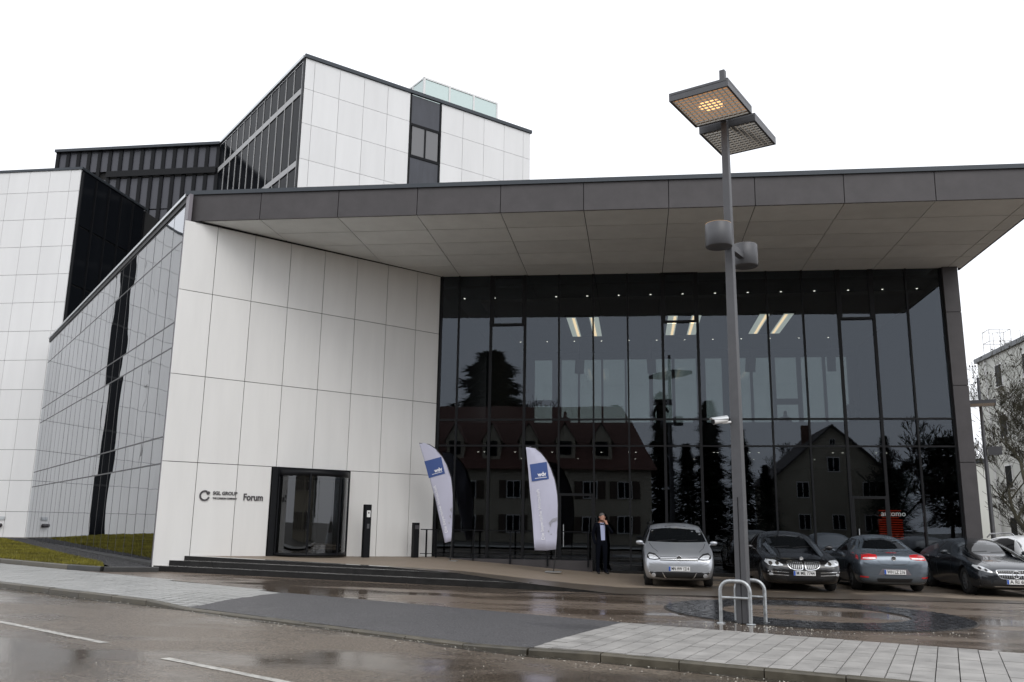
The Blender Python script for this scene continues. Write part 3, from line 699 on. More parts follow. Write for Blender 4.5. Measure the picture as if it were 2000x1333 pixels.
dsk = MB().lathe([(.001, 0), (.045, 0)], n=8).mesh('downlight_disc', M['spot'])
def spot(x, y, z, s=1.0):
    o = bpy.data.objects.new('downlight', dsk); o.location = (x, y, z); o.scale = (s, s, 1); link(o, fo, True)
for k in range(15): spot(-6.1 + 1.12 * k, 30.1, 9.53, .8)
for k in range(12): spot(-5 + 1.2 * k, 37.5, 9.44, .7)
for k in range(11):
    x = -5.8 + 1.42 * k
    if k in (5, 8): continue
    for dx in (0, .22): spot(x + dx + R0.uniform(-.1, .1), 32.0, 4.11, .8)
for k in range(6): spot(-4.6 + 2.3 * k, 35.2, 4.11, .7)
# loudspeakers hanging in the upper room, LED screen on the ground floor
for x, a in ((-2.35, .3), (.75, -.2), (4.9, .2), (8.2, -.2)):
    sp_ = MB(); sp_.box((0, 0, 0), (.34, .3, .62)); xform(sp_, Matrix.Translation((x, 37.2, 8.25)) @ Matrix.Rotation(a, 4, 'Z') @ Matrix.Rotation(.25, 4, 'X')); sp_.bar((x, 37.2, 8.5), (x, 37.2, 9.4), .04)
    sp_.build('hung_speaker', M['int_dark'], fo, world=True)
led = MB()
for i in range(13): led.box((8.3, 30.6, 1.2 + i * .075), (.75 if i < 9 else .4 + .3 * abs(math.sin(i * 1.7)), .02, .03))
sc_ = led.build('led_screen', M['red_em'], fo, world=True)
tx = text_mb('automo', .25, .005, .0, 'LEFT'); xform(tx, frame((8.0, 30.55, 2.0), (1, 0, 0), (0, 0, 1))); tx.build('screen_text', M['white_em'], sc_)
# plinth and handrail in front of the glass
piece('landing_plinth', M['fascia'], fo, (-4.0, 28.38, .18), (5.2, .42, .42))
hr = tag(empty('handrail', (-4.2, 28.3, .39)), 'thin black handrail along the foot of the glass front', 'railing')
MB().bar((-6.95, 28.12, 1.28), (-1.5, 28.12, 1.28), .045, .03).build('top_rail', M['black'], hr, world=True)
MB().bar((-6.95, 28.12, 0.52), (-1.5, 28.12, 0.52), .03, .02).build('bottom_rail', M['black'], hr, world=True)
for x in (-6.75, -6.42, -5.2, -4.0, -2.8, -1.52):
    MB().bar((x, 28.12, .2), (x, 28.12, 1.27), .05, .03, up=(0, 1, 0)).build('rail_post', M['black'], hr, world=True)

# ================================================================== white block on the left
wb = tag(empty('white_office_block', (-40, 42, .4)), 'tall white panelled office block at the left edge behind the lawn', 'building')
WX, WY, WZ = -30.75, 42.0, 20.75
rows = [.45] + [1.76 + 1.61 * i for i in range(12)] + [WZ]
rows = [r for r in rows if r <= WZ]
def colset(x0, x1, w): 
    n = max(1, round((x1 - x0) / w)); return [(x0 + (x1 - x0) * i / n, x0 + (x1 - x0) * (i + 1) / n) for i in range(n)]
cols = [(WX - .62, WX)] + [(WX - .62 - 1.27 * (i + 1), WX - .62 - 1.27 * i) for i in range(4)]
xe = WX - .62 - 1.27 * 4
wp_sets = cols + [(-36.7, xe)] + colset(-48.5, -38.2, 1.27)
for a, b in wp_sets:
    for z0, z1 in zip(rows, rows[1:]):
        piece('facade_panel', M['panel_far'], wb, ((a + b) / 2, WY, (z0 + z1) / 2), (b - a - .02, .05, z1 - z0 - .02))
piece('block_core', M['backing'], wb, (-39.65, WY + 5.05, 10.4), (17.7, 10, 20.6))
piece('dark_slot', M['fglass'], wb, (-37.45, WY - .005, 10.6), (1.5, .06, 20.3))
for z in rows[2::2]: piece('slot_transom', M['mull'], wb, (-37.45, WY - .03, z), (1.5, .05, .12))
piece('roof_flashing', M['flash'], wb, (-39.6, WY - .0, WZ + .07), (17.9, .16, .14)); piece('roof_flashing', M['flash'], wb, (WX + .03, WY + 3.4, WZ + .07), (.14, 6.6, .14))
piece('concrete_plinth', M['concrete'], wb, (-39.3, WY - .1, .15), (18.0, .3, .62))
for i in range(5):
    for j in range(6): piece('return_pane', M['fglass'], wb, (WX + .02, WY + .7 + 1.25 * i, 2.2 + 3.4 * j), (.04, 1.2, 3.3))
for i in range(6): piece('return_fin', M['black'], wb, (WX + .06, WY + .08 + 1.25 * i, 10.5), (.16, .08, 20.2))
pl_ = MB().box((-32.9, WY - .05, 1.42), (.55, .05, .16)); pl_.box((-32.9, WY - .08, 1.42), (.45, .02, .06)); pl_.build('vent_plate', M['alu'], wb, world=True)
for dx in (-.12, .12): MB().lathe([(.001, -.2), (.1, -.2), (.1, 0)], c=(-32.95 + dx, WY, 1.05), axis='Y', n=12).build('hydrant_coupling', M['letter'], wb, world=True)

# ================================================================== dark glazed block behind
db = tag(empty('dark_glass_block', (-40, 60.6, .4)), 'dark glazed office block with black fins between the white block and the tower', 'building')
DX0, DX1, DYf, DZt = -46.6, -32.6, 60.6, 31.0
piece('block_core', M['backing'], db, ((DX0 + DX1) / 2, DYf + 2.7, 15.45), (DX1 - DX0 - .1, 5, 30.9))
zb_ = [8, 13, 18.2, 18.8, 23.3, 23.9, 25.6, 28.35, 28.95, 30.85]
nc = 15; wcl = (DX1 - DX0) / nc
for i in range(nc):
    for z0, z1 in zip(zb_, zb_[1:]):
        if z1 - z0 > .8: piece('window_pane', M['winpane'], db, (DX0 + wcl * (i + .5), DYf + .02, (z0 + z1) / 2), (wcl - .2, .03, z1 - z0 - .1))
for i in range(nc + 1): piece('facade_fin', M['black'], db, (DX0 + wcl * i, DYf - .04, 15.5), (.30, .12, 30.6))
for z in (18.5, 23.6, 28.65): piece('floor_band', M['mull'], db, ((DX0 + DX1) / 2 + 2.3, DYf - .24, z), (DX1 - DX0 - 4.6, .1, .5))
piece('roof_flashing', M['flash'], db, ((DX0 + DX1) / 2, DYf - .1, DZt - .1), (DX1 - DX0 + .3, .5, .22))
piece('side_panel', M['fglass'], db, (DX1 + .02, DYf + 2.6, 15.4), (.05, 4.9, 30.4))

# ================================================================== tower
tw = tag(empty('white_tower', (-20.7, 48.6, 0)), 'tall office tower with white panels and a dark window strip behind the forum roof', 'building')
TC = Vector((-20.72, 48.6, 0)); Tr = Vector((.7196, .6944, 0)).normalized(); Tl = Vector((-.702, .7122, 0)).normalized()
Trn = Vector((Tr.y, -Tr.x, 0)); Tln = Vector((-Tl.y, Tl.x, 0))
TZt = 30.9; LR, LL = 18.2, 17.2
co = MB(); c0 = TC - Trn * .1 - Tln * .1; co.prism([(c0.x, c0.y), tuple((c0 + Tr * (LR - .1)).xy), tuple((c0 + Tr * (LR - .1) + Tl * LL).xy), tuple((c0 + Tl * LL).xy)], 0, 30.7); co.build('tower_core', M['backing'], tw, world=True)
def tp_(name, m, d, n, sa, sb_, za, zb, th=.06, off=0.0):
    c = TC + d * ((sa + sb_) / 2) + n * off
    return piece(name, m, tw, (c.x, c.y, (za + zb) / 2), (sb_ - sa, th, zb - za), math.atan2(d.y, d.x))
colsR = [(0, .64), (.64, 2.42), (2.42, 4.2), (4.2, 5.98), (5.98, 7.72), (10.28, 12.1), (12.1, 13.93), (13.93, 15.75), (15.75, 17.53), (17.53, 18.2)]
rowsR = [12.0, 14.2, 16.62, 19.04, 21.46, 23.88, 26.30, 28.68, 30.8]
for a, b in colsR:
    for z0, z1 in zip(rowsR, rowsR[1:]): tp_('facade_panel', M['panel_far'], Tr, Trn, a + .012, b - .012, z0 + .012, z1 - .012)
tp_('slate_panel', M['slate'], Tr, Trn, 7.85, 10.15, 28.62, 30.75, .05, -.03); tp_('slate_panel', M['slate'], Tr, Trn, 7.85, 10.15, 14, 26.1, .05, -.03)
for a, b in ((7.98, 8.95), (9.07, 10.05)): tp_('window_pane', M['winpane2'], Tr, Trn, a, b, 26.32, 28.44, .04, -.02)
for a, b, z0, z1 in ((7.74, 7.86, 12, 30.8), (10.14, 10.26, 12, 30.8)): tp_('window_jamb', M['black'], Tr, Trn, a, b, z0, z1, .1, 0)
tp_('window_mullion', M['black'], Tr, Trn, 8.95, 9.07, 26.2, 28.5, .08, .0)
for z in (26.2, 28.53): tp_('window_rail', M['black'], Tr, Trn, 7.87, 10.13, z - .09, z + .09, .09, .002)
tp_('roof_flashing', M['flash'], Tr, Trn, -.08, LR + .1, 30.82, 31.06, .2, .04); tp_('roof_flashing', M['alu'], Tl, Tln, .1, LL, 30.84, 31.04, .2, .04)
for i in range(12):
    sa = .35 + 1.36 * i
    for z0, z1 in ((12, 18.2), (18.8, 23.35), (23.95, 28.35), (28.95, 30.75)): tp_('window_pane', M['fglass'], Tl, Tln, sa + .04, sa + 1.32, z0, z1, .04, -.03)
    tp_('facade_fin', M['lfin'], Tl, Tln, sa - .028, sa + .028, 12, 30.75, .05, .012)
for z in (18.5, 23.65, 28.65): tp_('floor_band', M['lfin'], Tl, Tln, .32, LL, z - .2, z + .2, .06, .0)
tp_('corner_strip', M['black'], Tl, Tln, .0, .3, 12, 30.8, .08, .0)
# glazed plant screen on the roof
pc = Vector((-15.06, 57.22, 0))
for d, n, s1, cnt_ in ((Tr, Trn, 6.55, 3), (Tl, Tln, 3.2, 2)):
    for i in range(cnt_):
        c = pc + d * (s1 / cnt_ * (i + .5)); piece('screen_pane', M['mint'], tw, (c.x, c.y, 32.35), (s1 / cnt_ - .16, .04, 2.6), math.atan2(d.y, d.x))
    for i in range(cnt_ + 1): c = pc + d * (s1 / cnt_ * i); piece('screen_post', M['white'], tw, (c.x, c.y, 32.3), (.14, .14, 3.0), math.atan2(d.y, d.x))
    c = pc + d * (s1 / 2); piece('screen_rail', M['white'], tw, (c.x, c.y, 33.75), (s1 + .14, .12, .13), math.atan2(d.y, d.x))

# ================================================================== pale building at the right edge
rb = tag(empty('pale_apartment_house', (24, 52, -.3)), 'pale rendered apartment house behind the bare tree at the right edge', 'building')
M['render'] = mat('pale_render', (.64, .65, .61), .85, var=.06, scale=.6, stretch=(1, 1, .3), bump=.05)
piece('wall', M['render'], rb, (26.6, 46.5, 5.5), (12, 17, 11.8)); piece('roof_edge', M['flash'], rb, (26.55, 46.5, 11.52), (12.2, 17.2, .26))
for j in range(4):
    for yy in (40, 44.6, 48.4, 52.0):
        z = 1.6 + 2.85 * j
        wn = MB().box((20.58, yy, z), (.06, .95, 1.35)); q = wn.build('window', M['white'], rb, world=True)
        MB().box((20.555, yy, z), (.03, .8, 1.2)).build('pane', M['fglass'], q); MB().box((20.55, yy, z - .72), (.16, 1.1, .06)).build('sill', M['concrete'], q)
dp = MB().tube([(20.5, 53.6, 0), (20.5, 53.6, 11.3)], .06, 8); dp.build('downpipe', M['white'], rb, world=True)
for yy in (56.2, 59.8):
    pass
rl = MB()
for x in (20.9, 21.5, 22.1):
    for y in (54.6, 53.6): rl.tube([(x, y, 11.6), (x, y, 13.2)], .025, 5)
for z in (12.5, 13.2): rl.tube([(20.9, 54.6, z), (22.1, 54.6, z), (22.1, 53.6, z), (20.9, 53.6, z), (20.9, 54.6, z)], .025, 5)
rl.build('roof_cage', M['white'], rb, world=True)
lb = tag(empty('low_pale_annex', (20, 66, -.3)), 'low pale annex building far behind the corner pillar', 'building')
piece('wall', M['render'], lb, (19, 72, 3.0), (14, 8, 6.6)); piece('roof_edge', M['flash'], lb, (19, 72, 6.5), (14.4, 8.4, .3))
for x in (16, 18.5, 21): piece('window', M['fglass'], lb, (x, 67.97, 3.4), (1.0, .05, 1.3))
# ================================================================== street lamps
M['lamp_lens'] = mat('lamp_louvre', (.72, .70, .66), .22, metal=.9)
M['lamp_glow'] = mat('sodium_glow', (1, .8, .5), .5, emit=(1, .50, .19), estr=1.9)
M['lamp_halo'] = mat('warm_lamp_reflector', (.6, .5, .4), .35, metal=.5, emit=(1, .50, .22), estr=.32)
M['faint_glow'] = mat('faint_glow', (1, .8, .5), .5, emit=(1, .6, .3), estr=.5)
def louvre(name, par, sx, sy, th, nx, ny, lit):
    """flat square luminaire: housing tray with a louvre of small parabolic cups under it"""
    h = MB(); h.box((0, 0, th * .5 + .012), (sx, sy, th * .5)); hb = h
    for x in (-1, 1): h.box((x * (sx / 2 - .018), 0, 0), (.036, sy - .001, th))
    for y in (-1, 1): h.box((0, y * (sy / 2 - .018), 0), (sx - .074, .036, th))
    o = hb.build(name, M['pole'], par)
    lv = MB(); ax, ay = (sx - .09) / nx, (sy - .09) / ny
    for i in range(nx):
        for j in range(ny):
            x, y = -sx / 2 + .045 + ax * (i + .5), -sy / 2 + .045 + ay * (j + .5)
            vs = []; hw = (ax * .5, ay * .5); hi = (ax * .38, ay * .38)
            for (p, q), z in ((hw, -th * .45), (hi, -th * .24)):
                vs += [(x - p, y - q, z), (x + p, y - q, z), (x + p, y + q, z), (x - p, y + q, z)]
            lv.add(vs, [(0, 4, 5, 1), (1, 5, 6, 2), (2, 6, 7, 3), (3, 7, 4, 0)])
    l = lv.build('louvre', M['lamp_lens'], o); tag(l, kind='stuff')
    if lit:
        g = MB(); g.lathe([(.001, 0), (min(sx, sy) * .2, 0)], c=(0, 0, -th * .08), n=16); g.build('bulb_glow', M['lamp_glow'], o)
        g = MB(); g.box((0, 0, 0), (sx - .1, sy - .1, .006)); g.build('reflector', M['lamp_halo'], o)
    else: pass
    MB().box((0, 0, th * .1), (sx - .1, sy - .1, .004)).build('reflector', M['alu'], o)
    return o
LP = (1.70, 14.97)
lamp = tag(empty('street_lamp', (LP[0], LP[1], G(LP[0])), rad(-26)), 'tall grey street lamp with two square luminaires in front of the glass front', 'street lamp')
pm = MB(); b0, b1 = .098, .052
pm.add([(x * r, y * r, z) for z, r in ((0, b0), (9.75, b1)) for x, y in ((-1, -1), (1, -1), (1, 1), (-1, 1))], [(0, 1, 5, 4), (1, 2, 6, 5), (2, 3, 7, 6), (3, 0, 4, 7), (4, 5, 6, 7), (3, 2, 1, 0)])
pm.build('pole', M['pole'], lamp, bevel=.012)
MB().box((0, -b0 + .001, 1.0), (.012, .006, 2.0)).build('seam', M['mull'], lamp)
for s, zc, lit, y in ((-1, 8.78, True, -.66), (1, 8.72, False, .70)):
    o = louvre('luminaire', lamp, 1.06, 1.2, .11, 11, 11, lit); o.location = (0, y, zc)
    if s < 0: o.rotation_euler = (rad(0), 0, 0)
    MB().bar((0, .05 * s, .06), (0, -y + .02 * s, .06), .08, .05).build('arm', M['pole'], o) if False else None
MB().bar((0, -.12, 8.86), (0, .16, 8.82), .09, .06).build('arm', M['pole'], lamp)
MB().bar((0, -.62, 6.36), (0, .78, 6.36), .10, .12).build('drum_arm', M['pole'], lamp)
for y, z in ((-.52, 6.20), (.82, 6.20)):
    d = MB().lathe([(.001, 0), (.215, 0), (.225, .01), (.225, .40), (.215, .41), (.2, .41), (.2, .36), (.001, .36)], c=(0, y, z), n=28); d_ = d.build('drum_light', M['pole'], lamp)
    if y < 0: MB().lathe([(.2, .412), (.22, .412)], c=(0, y, z), n=28).build('glow_ring', M['faint_glow'], d_)
# security camera clamped to the pole
cc = tag(empty('security_camera', (LP[0] - .1, LP[1] - .05, 3.2)), 'small white security camera bracketed to the tall lamp pole', 'camera')
ax_ = Vector((-.86, -.45, -.18)).normalized(); c0 = Vector((-.16, -.09, .05))
MB().tube([c0 + ax_ * -.10, c0 + ax_ * .16], [.052, .052], 14).build('housing', M['white'], cc)
MB().tube([c0 + ax_ * .161, c0 + ax_ * .175], [.045, .043], 14).build('lens', M['black'], cc)
MB().tube([(.0, .0, .03), (-.06, -.03, .02), tuple(c0 + Vector((.02, .01, -.04)))], .02, 8).build('bracket', M['white'], cc)
sh = MB(); sh.tube([c0 + ax_ * -.11 + Vector((0, 0, .012)), c0 + ax_ * .20 + Vector((0, 0, .012))], .058, 14); sh.v = [(x, y, max(z, c0.z + .0)) for x, y, z in sh.v]; sh.build('sun_shield', M['alu'], cc)
# galvanised hoops round the pole
def hoop(x, y, rz, L, label):
    h = tag(empty('protective_hoop', (x, y, G(x)), rz), label, 'hoop', 'galvanised hoops round the lamp pole')
    r = .16; pts = [(-L / 2, 0, 0), (-L / 2, 0, .66 - r)]
    pts += [(-L / 2 + r - r * math.cos(a), 0, .66 - r + r * math.sin(a)) for a in [rad(15 * i) for i in range(1, 7)]]
    pts += [(L / 2 - r + r * math.sin(a), 0, .66 - r + r * math.cos(a)) for a in [rad(15 * i) for i in range(0, 7)]] + [(L / 2, 0, 0)]
    MB().tube(pts, .031, 12).build('hoop_tube', M['galv'], h)
    MB().tube([(-L / 2, 0, .40), (L / 2, 0, .40)], .022, 10).build('cross_bar', M['galv'], h)
    for sx in (-1, 1):
        MB().lathe([(.001, .014), (.07, .014), (.075, .008), (.075, 0)], c=(sx * L / 2, 0, 0), n=16).build('foot_plate', M['galv'], h)
hoop(1.555, 14.84, rad(-17), .47, 'nearer galvanised hoop standing in front of the tall lamp pole')
hoop(1.84, 15.26, rad(-17), .47, 'farther galvanised hoop standing behind the tall lamp pole')
# small lamp at the right edge
l2 = tag(empty('street_lamp', (14.2, 38, G(14.2)), rad(-20)), 'slim grey street lamp with one lit luminaire beside the bare tree', 'street lamp')
MB().tube([(0, 0, 0), (0, 0, 7.9)], [.1, .055], 8).build('pole', M['pole'], l2)
o = louvre('luminaire', l2, 1.0, 1.15, .1, 9, 9, True); o.location = (.05, -.62, 6.72)
MB().bar((0, .05, 6.80), (0, -.2, 6.80), .08, .05).build('arm', M['pole'], l2)
MB().box((.36, -.05, 4.85), (.5, .12, .34)).build('sign_box', M['pole'], l2)
# ================================================================== pillars beside the door
def pillar(name, x, y, w, d, h, label):
    p = tag(empty(name, (x, y, TZ(x)), wrz + math.pi), label, 'pillar')
    MB().box((0, 0, h / 2), (w, d, h)).build('column', M['black'], p, bevel=.008); return p
p1 = pillar('intercom_pillar', -8.16, 26.15, .22, .14, 1.58, 'tall black intercom pillar with a white notice right of the revolving door')
MB().box((0.01, -.075, 1.30), (.12, .006, .20)).build('notice', M['white'], p1); MB().box((.01, -.080, 1.33), (.04, .004, .05)).build('notice_print', M['letter'], p1)
MB().box((.01, -.074, .93), (.08, .008, .14)).build('keypad', M['pole'], p1)
p2 = pillar('ashtray_pillar', -6.95, 27.45, .19, .16, 1.08, 'short black pillar by the corner of the white wall')
MB().box((0, -.083, .94), (.16, .01, .12)).build('slot_plate', M['letter'], p2)
# ================================================================== beach flags
def flag(name, label, base, top, outline, pole_pts, Y, print_sq, wdv, line, strip, blot):
    f = tag(empty(name, base), label, 'flag', 'beach flags beside the ramp')
    zb = Vector(base)
    def wob(x, z): return .035 * math.sin(3.1 * x + 2.3 * z) + .02 * math.sin(7 * x - 4 * z) + .05 * (z - 2)
    def cloth(poly, off, m, nm, par, cuts=7):
        bm = bmesh.new(); vs = [bm.verts.new((x, 0, z)) for x, z in poly]; bm.faces.new(vs)
        bmesh.ops.triangulate(bm, faces=bm.faces[:]); bmesh.ops.subdivide_edges(bm, edges=bm.edges[:], cuts=cuts, use_grid_fill=True)
        me = bpy.data.meshes.new(nm)
        for v in bm.verts: v.co.y = wob(v.co.x, v.co.z) - off
        bmesh.ops.recalc_face_normals(bm, faces=bm.faces[:])
        for fc in bm.faces: fc.smooth = True
        if off == 0:
            bmesh.ops.solidify(bm, geom=bm.faces[:], thickness=.004)
        bm.to_mesh(me); bm.free(); me.materials.append(m)
        o = bpy.data.objects.new(nm, me); link(o, par); return o
    loc = lambda P: [(x - zb.x, z - zb.z) for x, z in P]
    c = cloth(loc(outline), 0, M['flag'], 'banner', f)
    cloth(loc(print_sq), .012, M['flag_blue'], 'printed_square', c, 3)
    def txt(t, cen, ang, size, wmax, m, bold=0.0):
        mb = text_mb(t, size, .0, bold); x0 = min(v[0] for v in mb.v); x1 = max(v[0] for v in mb.v); k = wmax / (x1 - x0)
        ca, sa = math.cos(ang), math.sin(ang); v2 = []
        for x, y, z in mb.v:
            x *= k; X = cen[0] - zb.x + x * ca - y * sa; Z = cen[1] - zb.z + x * sa + y * ca
            v2.append((X, wob(X, Z) - .018, Z))
        mb.v = v2; mb.build('printed_text', m, c)
    txt('wdv', wdv[0], wdv[1], wdv[2], wdv[3], M['flag_white'], .006)
    ca, sa = math.cos(line[1]), math.sin(line[1]); hw, hh = line[3] / 2, .007
    cloth(loc([(line[0][0] + x * ca - y * sa, line[0][1] + x * sa + y * ca) for x, y in ((-hw, -hh), (hw, -hh), (hw, hh), (-hw, hh))]), .016, M['flag_white'], 'printed_line', c, 2)
    txt('Die bayerische Wirtschaft', strip[0], strip[1], strip[2], strip[3], M['flag_white'], .002)
    for P in blot: cloth(loc(P), .013, M['flag_grey'], 'printed_motif', c, 2)
    MB().tube([(x - zb.x, wob(x - zb.x, z - zb.z) * min(1, max(0, (z - zb.z - .5))) , z - zb.z) for x, z in pole_pts], [.016] * 3 + [.012] * (len(pole_pts) - 3), 8).build('flag_pole', M['carbon'], f)
    MB().box((0, 0, .012), (.46, .42, .016)).build('base_plate', M['alu'], f)
    return f
from math import sin, cos
O2 = [(-3.205, 3.737), (-3.08, 3.745), (-2.93, 3.70), (-2.76, 3.56), (-2.6, 3.36), (-2.46, 3.10), (-2.35, 2.80), (-2.28, 2.45), (-2.245, 2.05), (-2.25, 1.5), (-2.30, .80), (-2.60, .76), (-2.905, .766), (-2.98, 1.5), (-3.05, 2.2), (-3.12, 2.95)]
flag('beach_flag', 'right beach flag in front of the glass, standing upright, with a blue square', (-2.37, 25.5, .165), 0, O2,
     [(-2.37, .17), (-2.33, .5), (-2.30, .80), (-2.245, 1.5), (-2.238, 2.05), (-2.272, 2.45), (-2.343, 2.8), (-2.453, 3.1), (-2.595, 3.365), (-2.757, 3.568), (-2.93, 3.71), (-3.205, 3.742)], 25.5,
     [(-3.085, 3.22), (-2.585, 3.30), (-2.515, 2.80), (-3.015, 2.72)], ((-2.72, 2.93), .13, .17, .25), ((-2.75, 2.83), .13, .04, .34), ((-2.75, 1.78), rad(97), .13, 1.45),
     [[(-2.50, 1.55), (-2.40, 1.66), (-2.27, 1.70), (-2.27, 1.60), (-2.42, 1.56), (-2.46, 1.42)], [(-2.54, 1.30), (-2.50, 1.34), (-2.50, 1.27)], [(-2.48, 1.22), (-2.42, 1.24), (-2.42, 1.2)]])
O1 = [(-6.835, 3.976), (-6.68, 3.99), (-6.5, 3.93), (-6.3, 3.8), (-6.08, 3.56), (-5.9, 3.26), (-5.76, 2.9), (-5.69, 2.5), (-5.665, 2.0), (-5.67, 1.5), (-5.685, .95), (-5.885, .89), (-6.05, 1.5), (-6.24, 2.2), (-6.47, 2.95)]
flag('beach_flag', 'left beach flag overlapping the edge of the white wall, its tip blown to the left', (-5.72, 27.0, .345), 0, O1,
     [(-5.71, .35), (-5.69, .6), (-5.68, .95), (-5.662, 1.5), (-5.657, 2.0), (-5.682, 2.5), (-5.752, 2.9), (-5.892, 3.265), (-6.073, 3.568), (-6.295, 3.81), (-6.5, 3.94), (-6.835, 3.982)], 27.0,
     [(-6.64, 3.40), (-6.10, 3.55), (-5.95, 3.02), (-6.47, 2.87)], ((-6.17, 3.13), .28, .17, .26), ((-6.2, 3.03), .28, .04, .34), ((-6.06, 1.92), rad(107), .13, 1.5),
     [[(-5.75, 1.9), (-5.69, 1.98), (-5.69, 1.8)], [(-5.77, 1.70), (-5.73, 1.76), (-5.70, 1.62)], [(-5.80, 1.5), (-5.76, 1.53), (-5.76, 1.46)]])
# ================================================================== trees
M['bark'] = mat('mossy_bark', (.055, .050, .030), .85, var=.35, scale=8, bump=.3, bscale=20)
M['twig'] = mat('bare_twig', (.045, .038, .033), .85)
M['needle'] = mat('dark_needles', (.020, .032, .018), .7, var=.4, scale=2)
def bare_tree(name, label, loc, H, spread, seed, levels=6, tr=.2, lean=(0, 0), first=.28, seeds=True, dens=1.0, cat='tree', group=None, res=5, mint=.011):
    r = random.Random(seed); t = tag(empty(name, loc), label, cat, group)
    tk, br, sd2 = MB(), MB(), MB()
    def grow(p, d, L, rad0, lv):
        n = 4 if lv < 3 else 3; pts = [p]; rr = [rad0]; q = p; dd = d
        for i in range(n):
            dd = (dd + Vector((r.uniform(-1, 1), r.uniform(-1, 1), r.uniform(-.6, 1))) * (.10 if lv == 0 else .24)).normalized(); q = q + dd * (L / n); pts.append(q); rr.append(max(mint, rad0 * (1 - .45 * (i + 1) / n)))
        (tk if lv == 0 else br).tube(pts, rr, 8 if lv == 0 else (res if lv < 3 else 3), caps=False)
        if lv >= levels:
            if seeds and r.random() < .16:
                s = r.uniform(.02, .05); e = q
                sd2.add([e + Vector((s, 0, 0)), e + Vector((-s, s * .5, 0)), e + Vector((0, -s, s)), e + Vector((0, 0, -s * 1.6))], [(0, 1, 2), (0, 2, 3), (1, 3, 2), (0, 3, 1)])
            return
        kids = int(round((r.choice([3, 4, 4]) if lv < 2 else r.choice([3, 3, 4])) * dens))
        for k in range(kids):
            f_ = r.uniform(.35, 1.0) if k else 1.0
            i = min(n - 1, int(f_ * n)); b = pts[i].lerp(pts[i + 1], f_ * n - i)
            a = r.uniform(0, 6.28); sp = r.uniform(.45, 1.0) * spread
            side = Vector((math.cos(a), math.sin(a), r.uniform(-.15, .45)))
            nd = (dd * (1 if k else 1.4) + side * sp).normalized()
            grow(b, nd, L * r.uniform(.58, .82), rr[min(i + 1, n)] * r.uniform(.55, .78), lv + 1)
    grow(Vector((0, 0, 0)), Vector((lean[0], lean[1], 1)).normalized(), H * first, tr, 0)
    tk.build('trunk', M['bark'], t); c = br.build('crown', M['bark'] if res > 4 else M['twig'], t)
    if sd2.v: tag(sd2.build('seed_heads', M['twig'], c), kind='stuff')
    return t
bare_tree('bare_tree', 'large bare mossy tree with dark seed clumps at the right edge', (17.2, 41.5, -.3), 19.5, 1.0, 14, 7, .25, first=.19, lean=(-.04, 0), mint=.008)
bare_tree('bare_tree', 'smaller bare tree low behind the white car at the right edge', (19.4, 47, -.3), 8, 1.0, 5, 5, .12, first=.25)
def fir(name, label, loc, H, Rr, seed, n=5200, round_=False, trunk=True, group=None):
    r = random.Random(seed); t = tag(empty(name, loc), label, 'tree', group)
    MB().tube([(0, 0, 0), (0, 0, H * .9)], [H * .02, H * .006], 7).build('trunk', M['bark'], t)
    m = MB(); lumps = [(r.uniform(0, 6.28), r.uniform(.15, 1)) for _ in range(40)]
    for i in range(n):
        u_ = r.random(); z = H * (.12 + .88 * u_) if not round_ else H * (.25 + .75 * u_)
        prof = (1 - u_) ** .8 + .04 if not round_ else math.sqrt(max(0.02, 1 - (2 * u_ - .75) ** 2 * .55)) * (1 - .45 * max(0, u_ - .6))
        layer = .78 + .22 * math.cos(u_ * H * (2.1 if not round_ else 1.2) * 2)
        a = r.uniform(0, 6.28); lump = .72 + .28 * math.sin(3 * a + 9 * u_) * math.sin(5 * a - 13 * u_)
        rr = Rr * prof * layer * lump * math.sqrt(r.uniform(.12, 1)); x, y = rr * math.cos(a), rr * math.sin(a)
        s = r.uniform(.35, .8) * (H / 14); dr = Vector((math.cos(a), math.sin(a), r.uniform(-.5, .25))).normalized(); sdv = dr.cross(Vector((0, 0, 1))).normalized() * s * .42
        p = Vector((x, y, z - rr * (.22 if not round_ else .05)))
        m.add([p - dr * s * .3 + sdv, p - dr * s * .3 - sdv, p + dr * s], [(0, 1, 2)])
    m.build('crown', M['needle'], t); return t
fir('pine_tree', 'big dark pine mirrored above the red roof in the glass', (-15.7, -36, -.5), 20.5, 5.8, 1, 12000, True)
fir('fir_tree', 'tall fir mirrored right of the red roofed house in the glass', (2.4, -22, -.5), 13.8, 2.6, 2)
fir('fir_tree', 'slim fir mirrored left of the tall fir in the glass', (-1.9, -38, -.5), 15, 2.6, 3)
fir('fir_tree', 'broad dark fir mirrored beside the lamp pole in the glass', (6.6, -22, -.5), 13, 3.2, 4, 7000)
fir('fir_tree', 'narrow fir mirrored right of the gabled house in the glass', (24.5, -33, -.5), 11, 2.2, 6, 3000)
bare_tree('bare_tree', 'bare tree mirrored right of the big pine in the glass', (-10.5, -38, -.5), 19, .9, 21, 6, .25, seeds=False, res=4, mint=.03)
bare_tree('bare_tree', 'bare tree mirrored near the right end of the glass', (21.5, -20, -.5), 14, 1.0, 22, 6, .2, seeds=False, res=4, mint=.03)
bare_tree('bare_tree', 'bare tree mirrored above the roof ridge in the glass', (17, -42, -.5), 16, 1.0, 23, 6, .22, seeds=False, res=4, mint=.03)
for i, (x, y, h, r_, lab) in enumerate(((-.6, -20, 8.5, 2.6, 'low dark conifer mirrored beside the long house in the glass'), (4.4, -19, 9.0, 2.9, 'dark conifer mirrored behind the silver van in the glass'), (9.2, -21, 10.5, 3.0, 'dark conifer mirrored left of the gabled house in the glass'), (11.6, -24, 7.5, 2.6, 'low dark conifer mirrored at the corner of the gabled house'))):
    fir('fir_tree', lab, (x, y, -.5), h, r_, 30 + i, 4500)
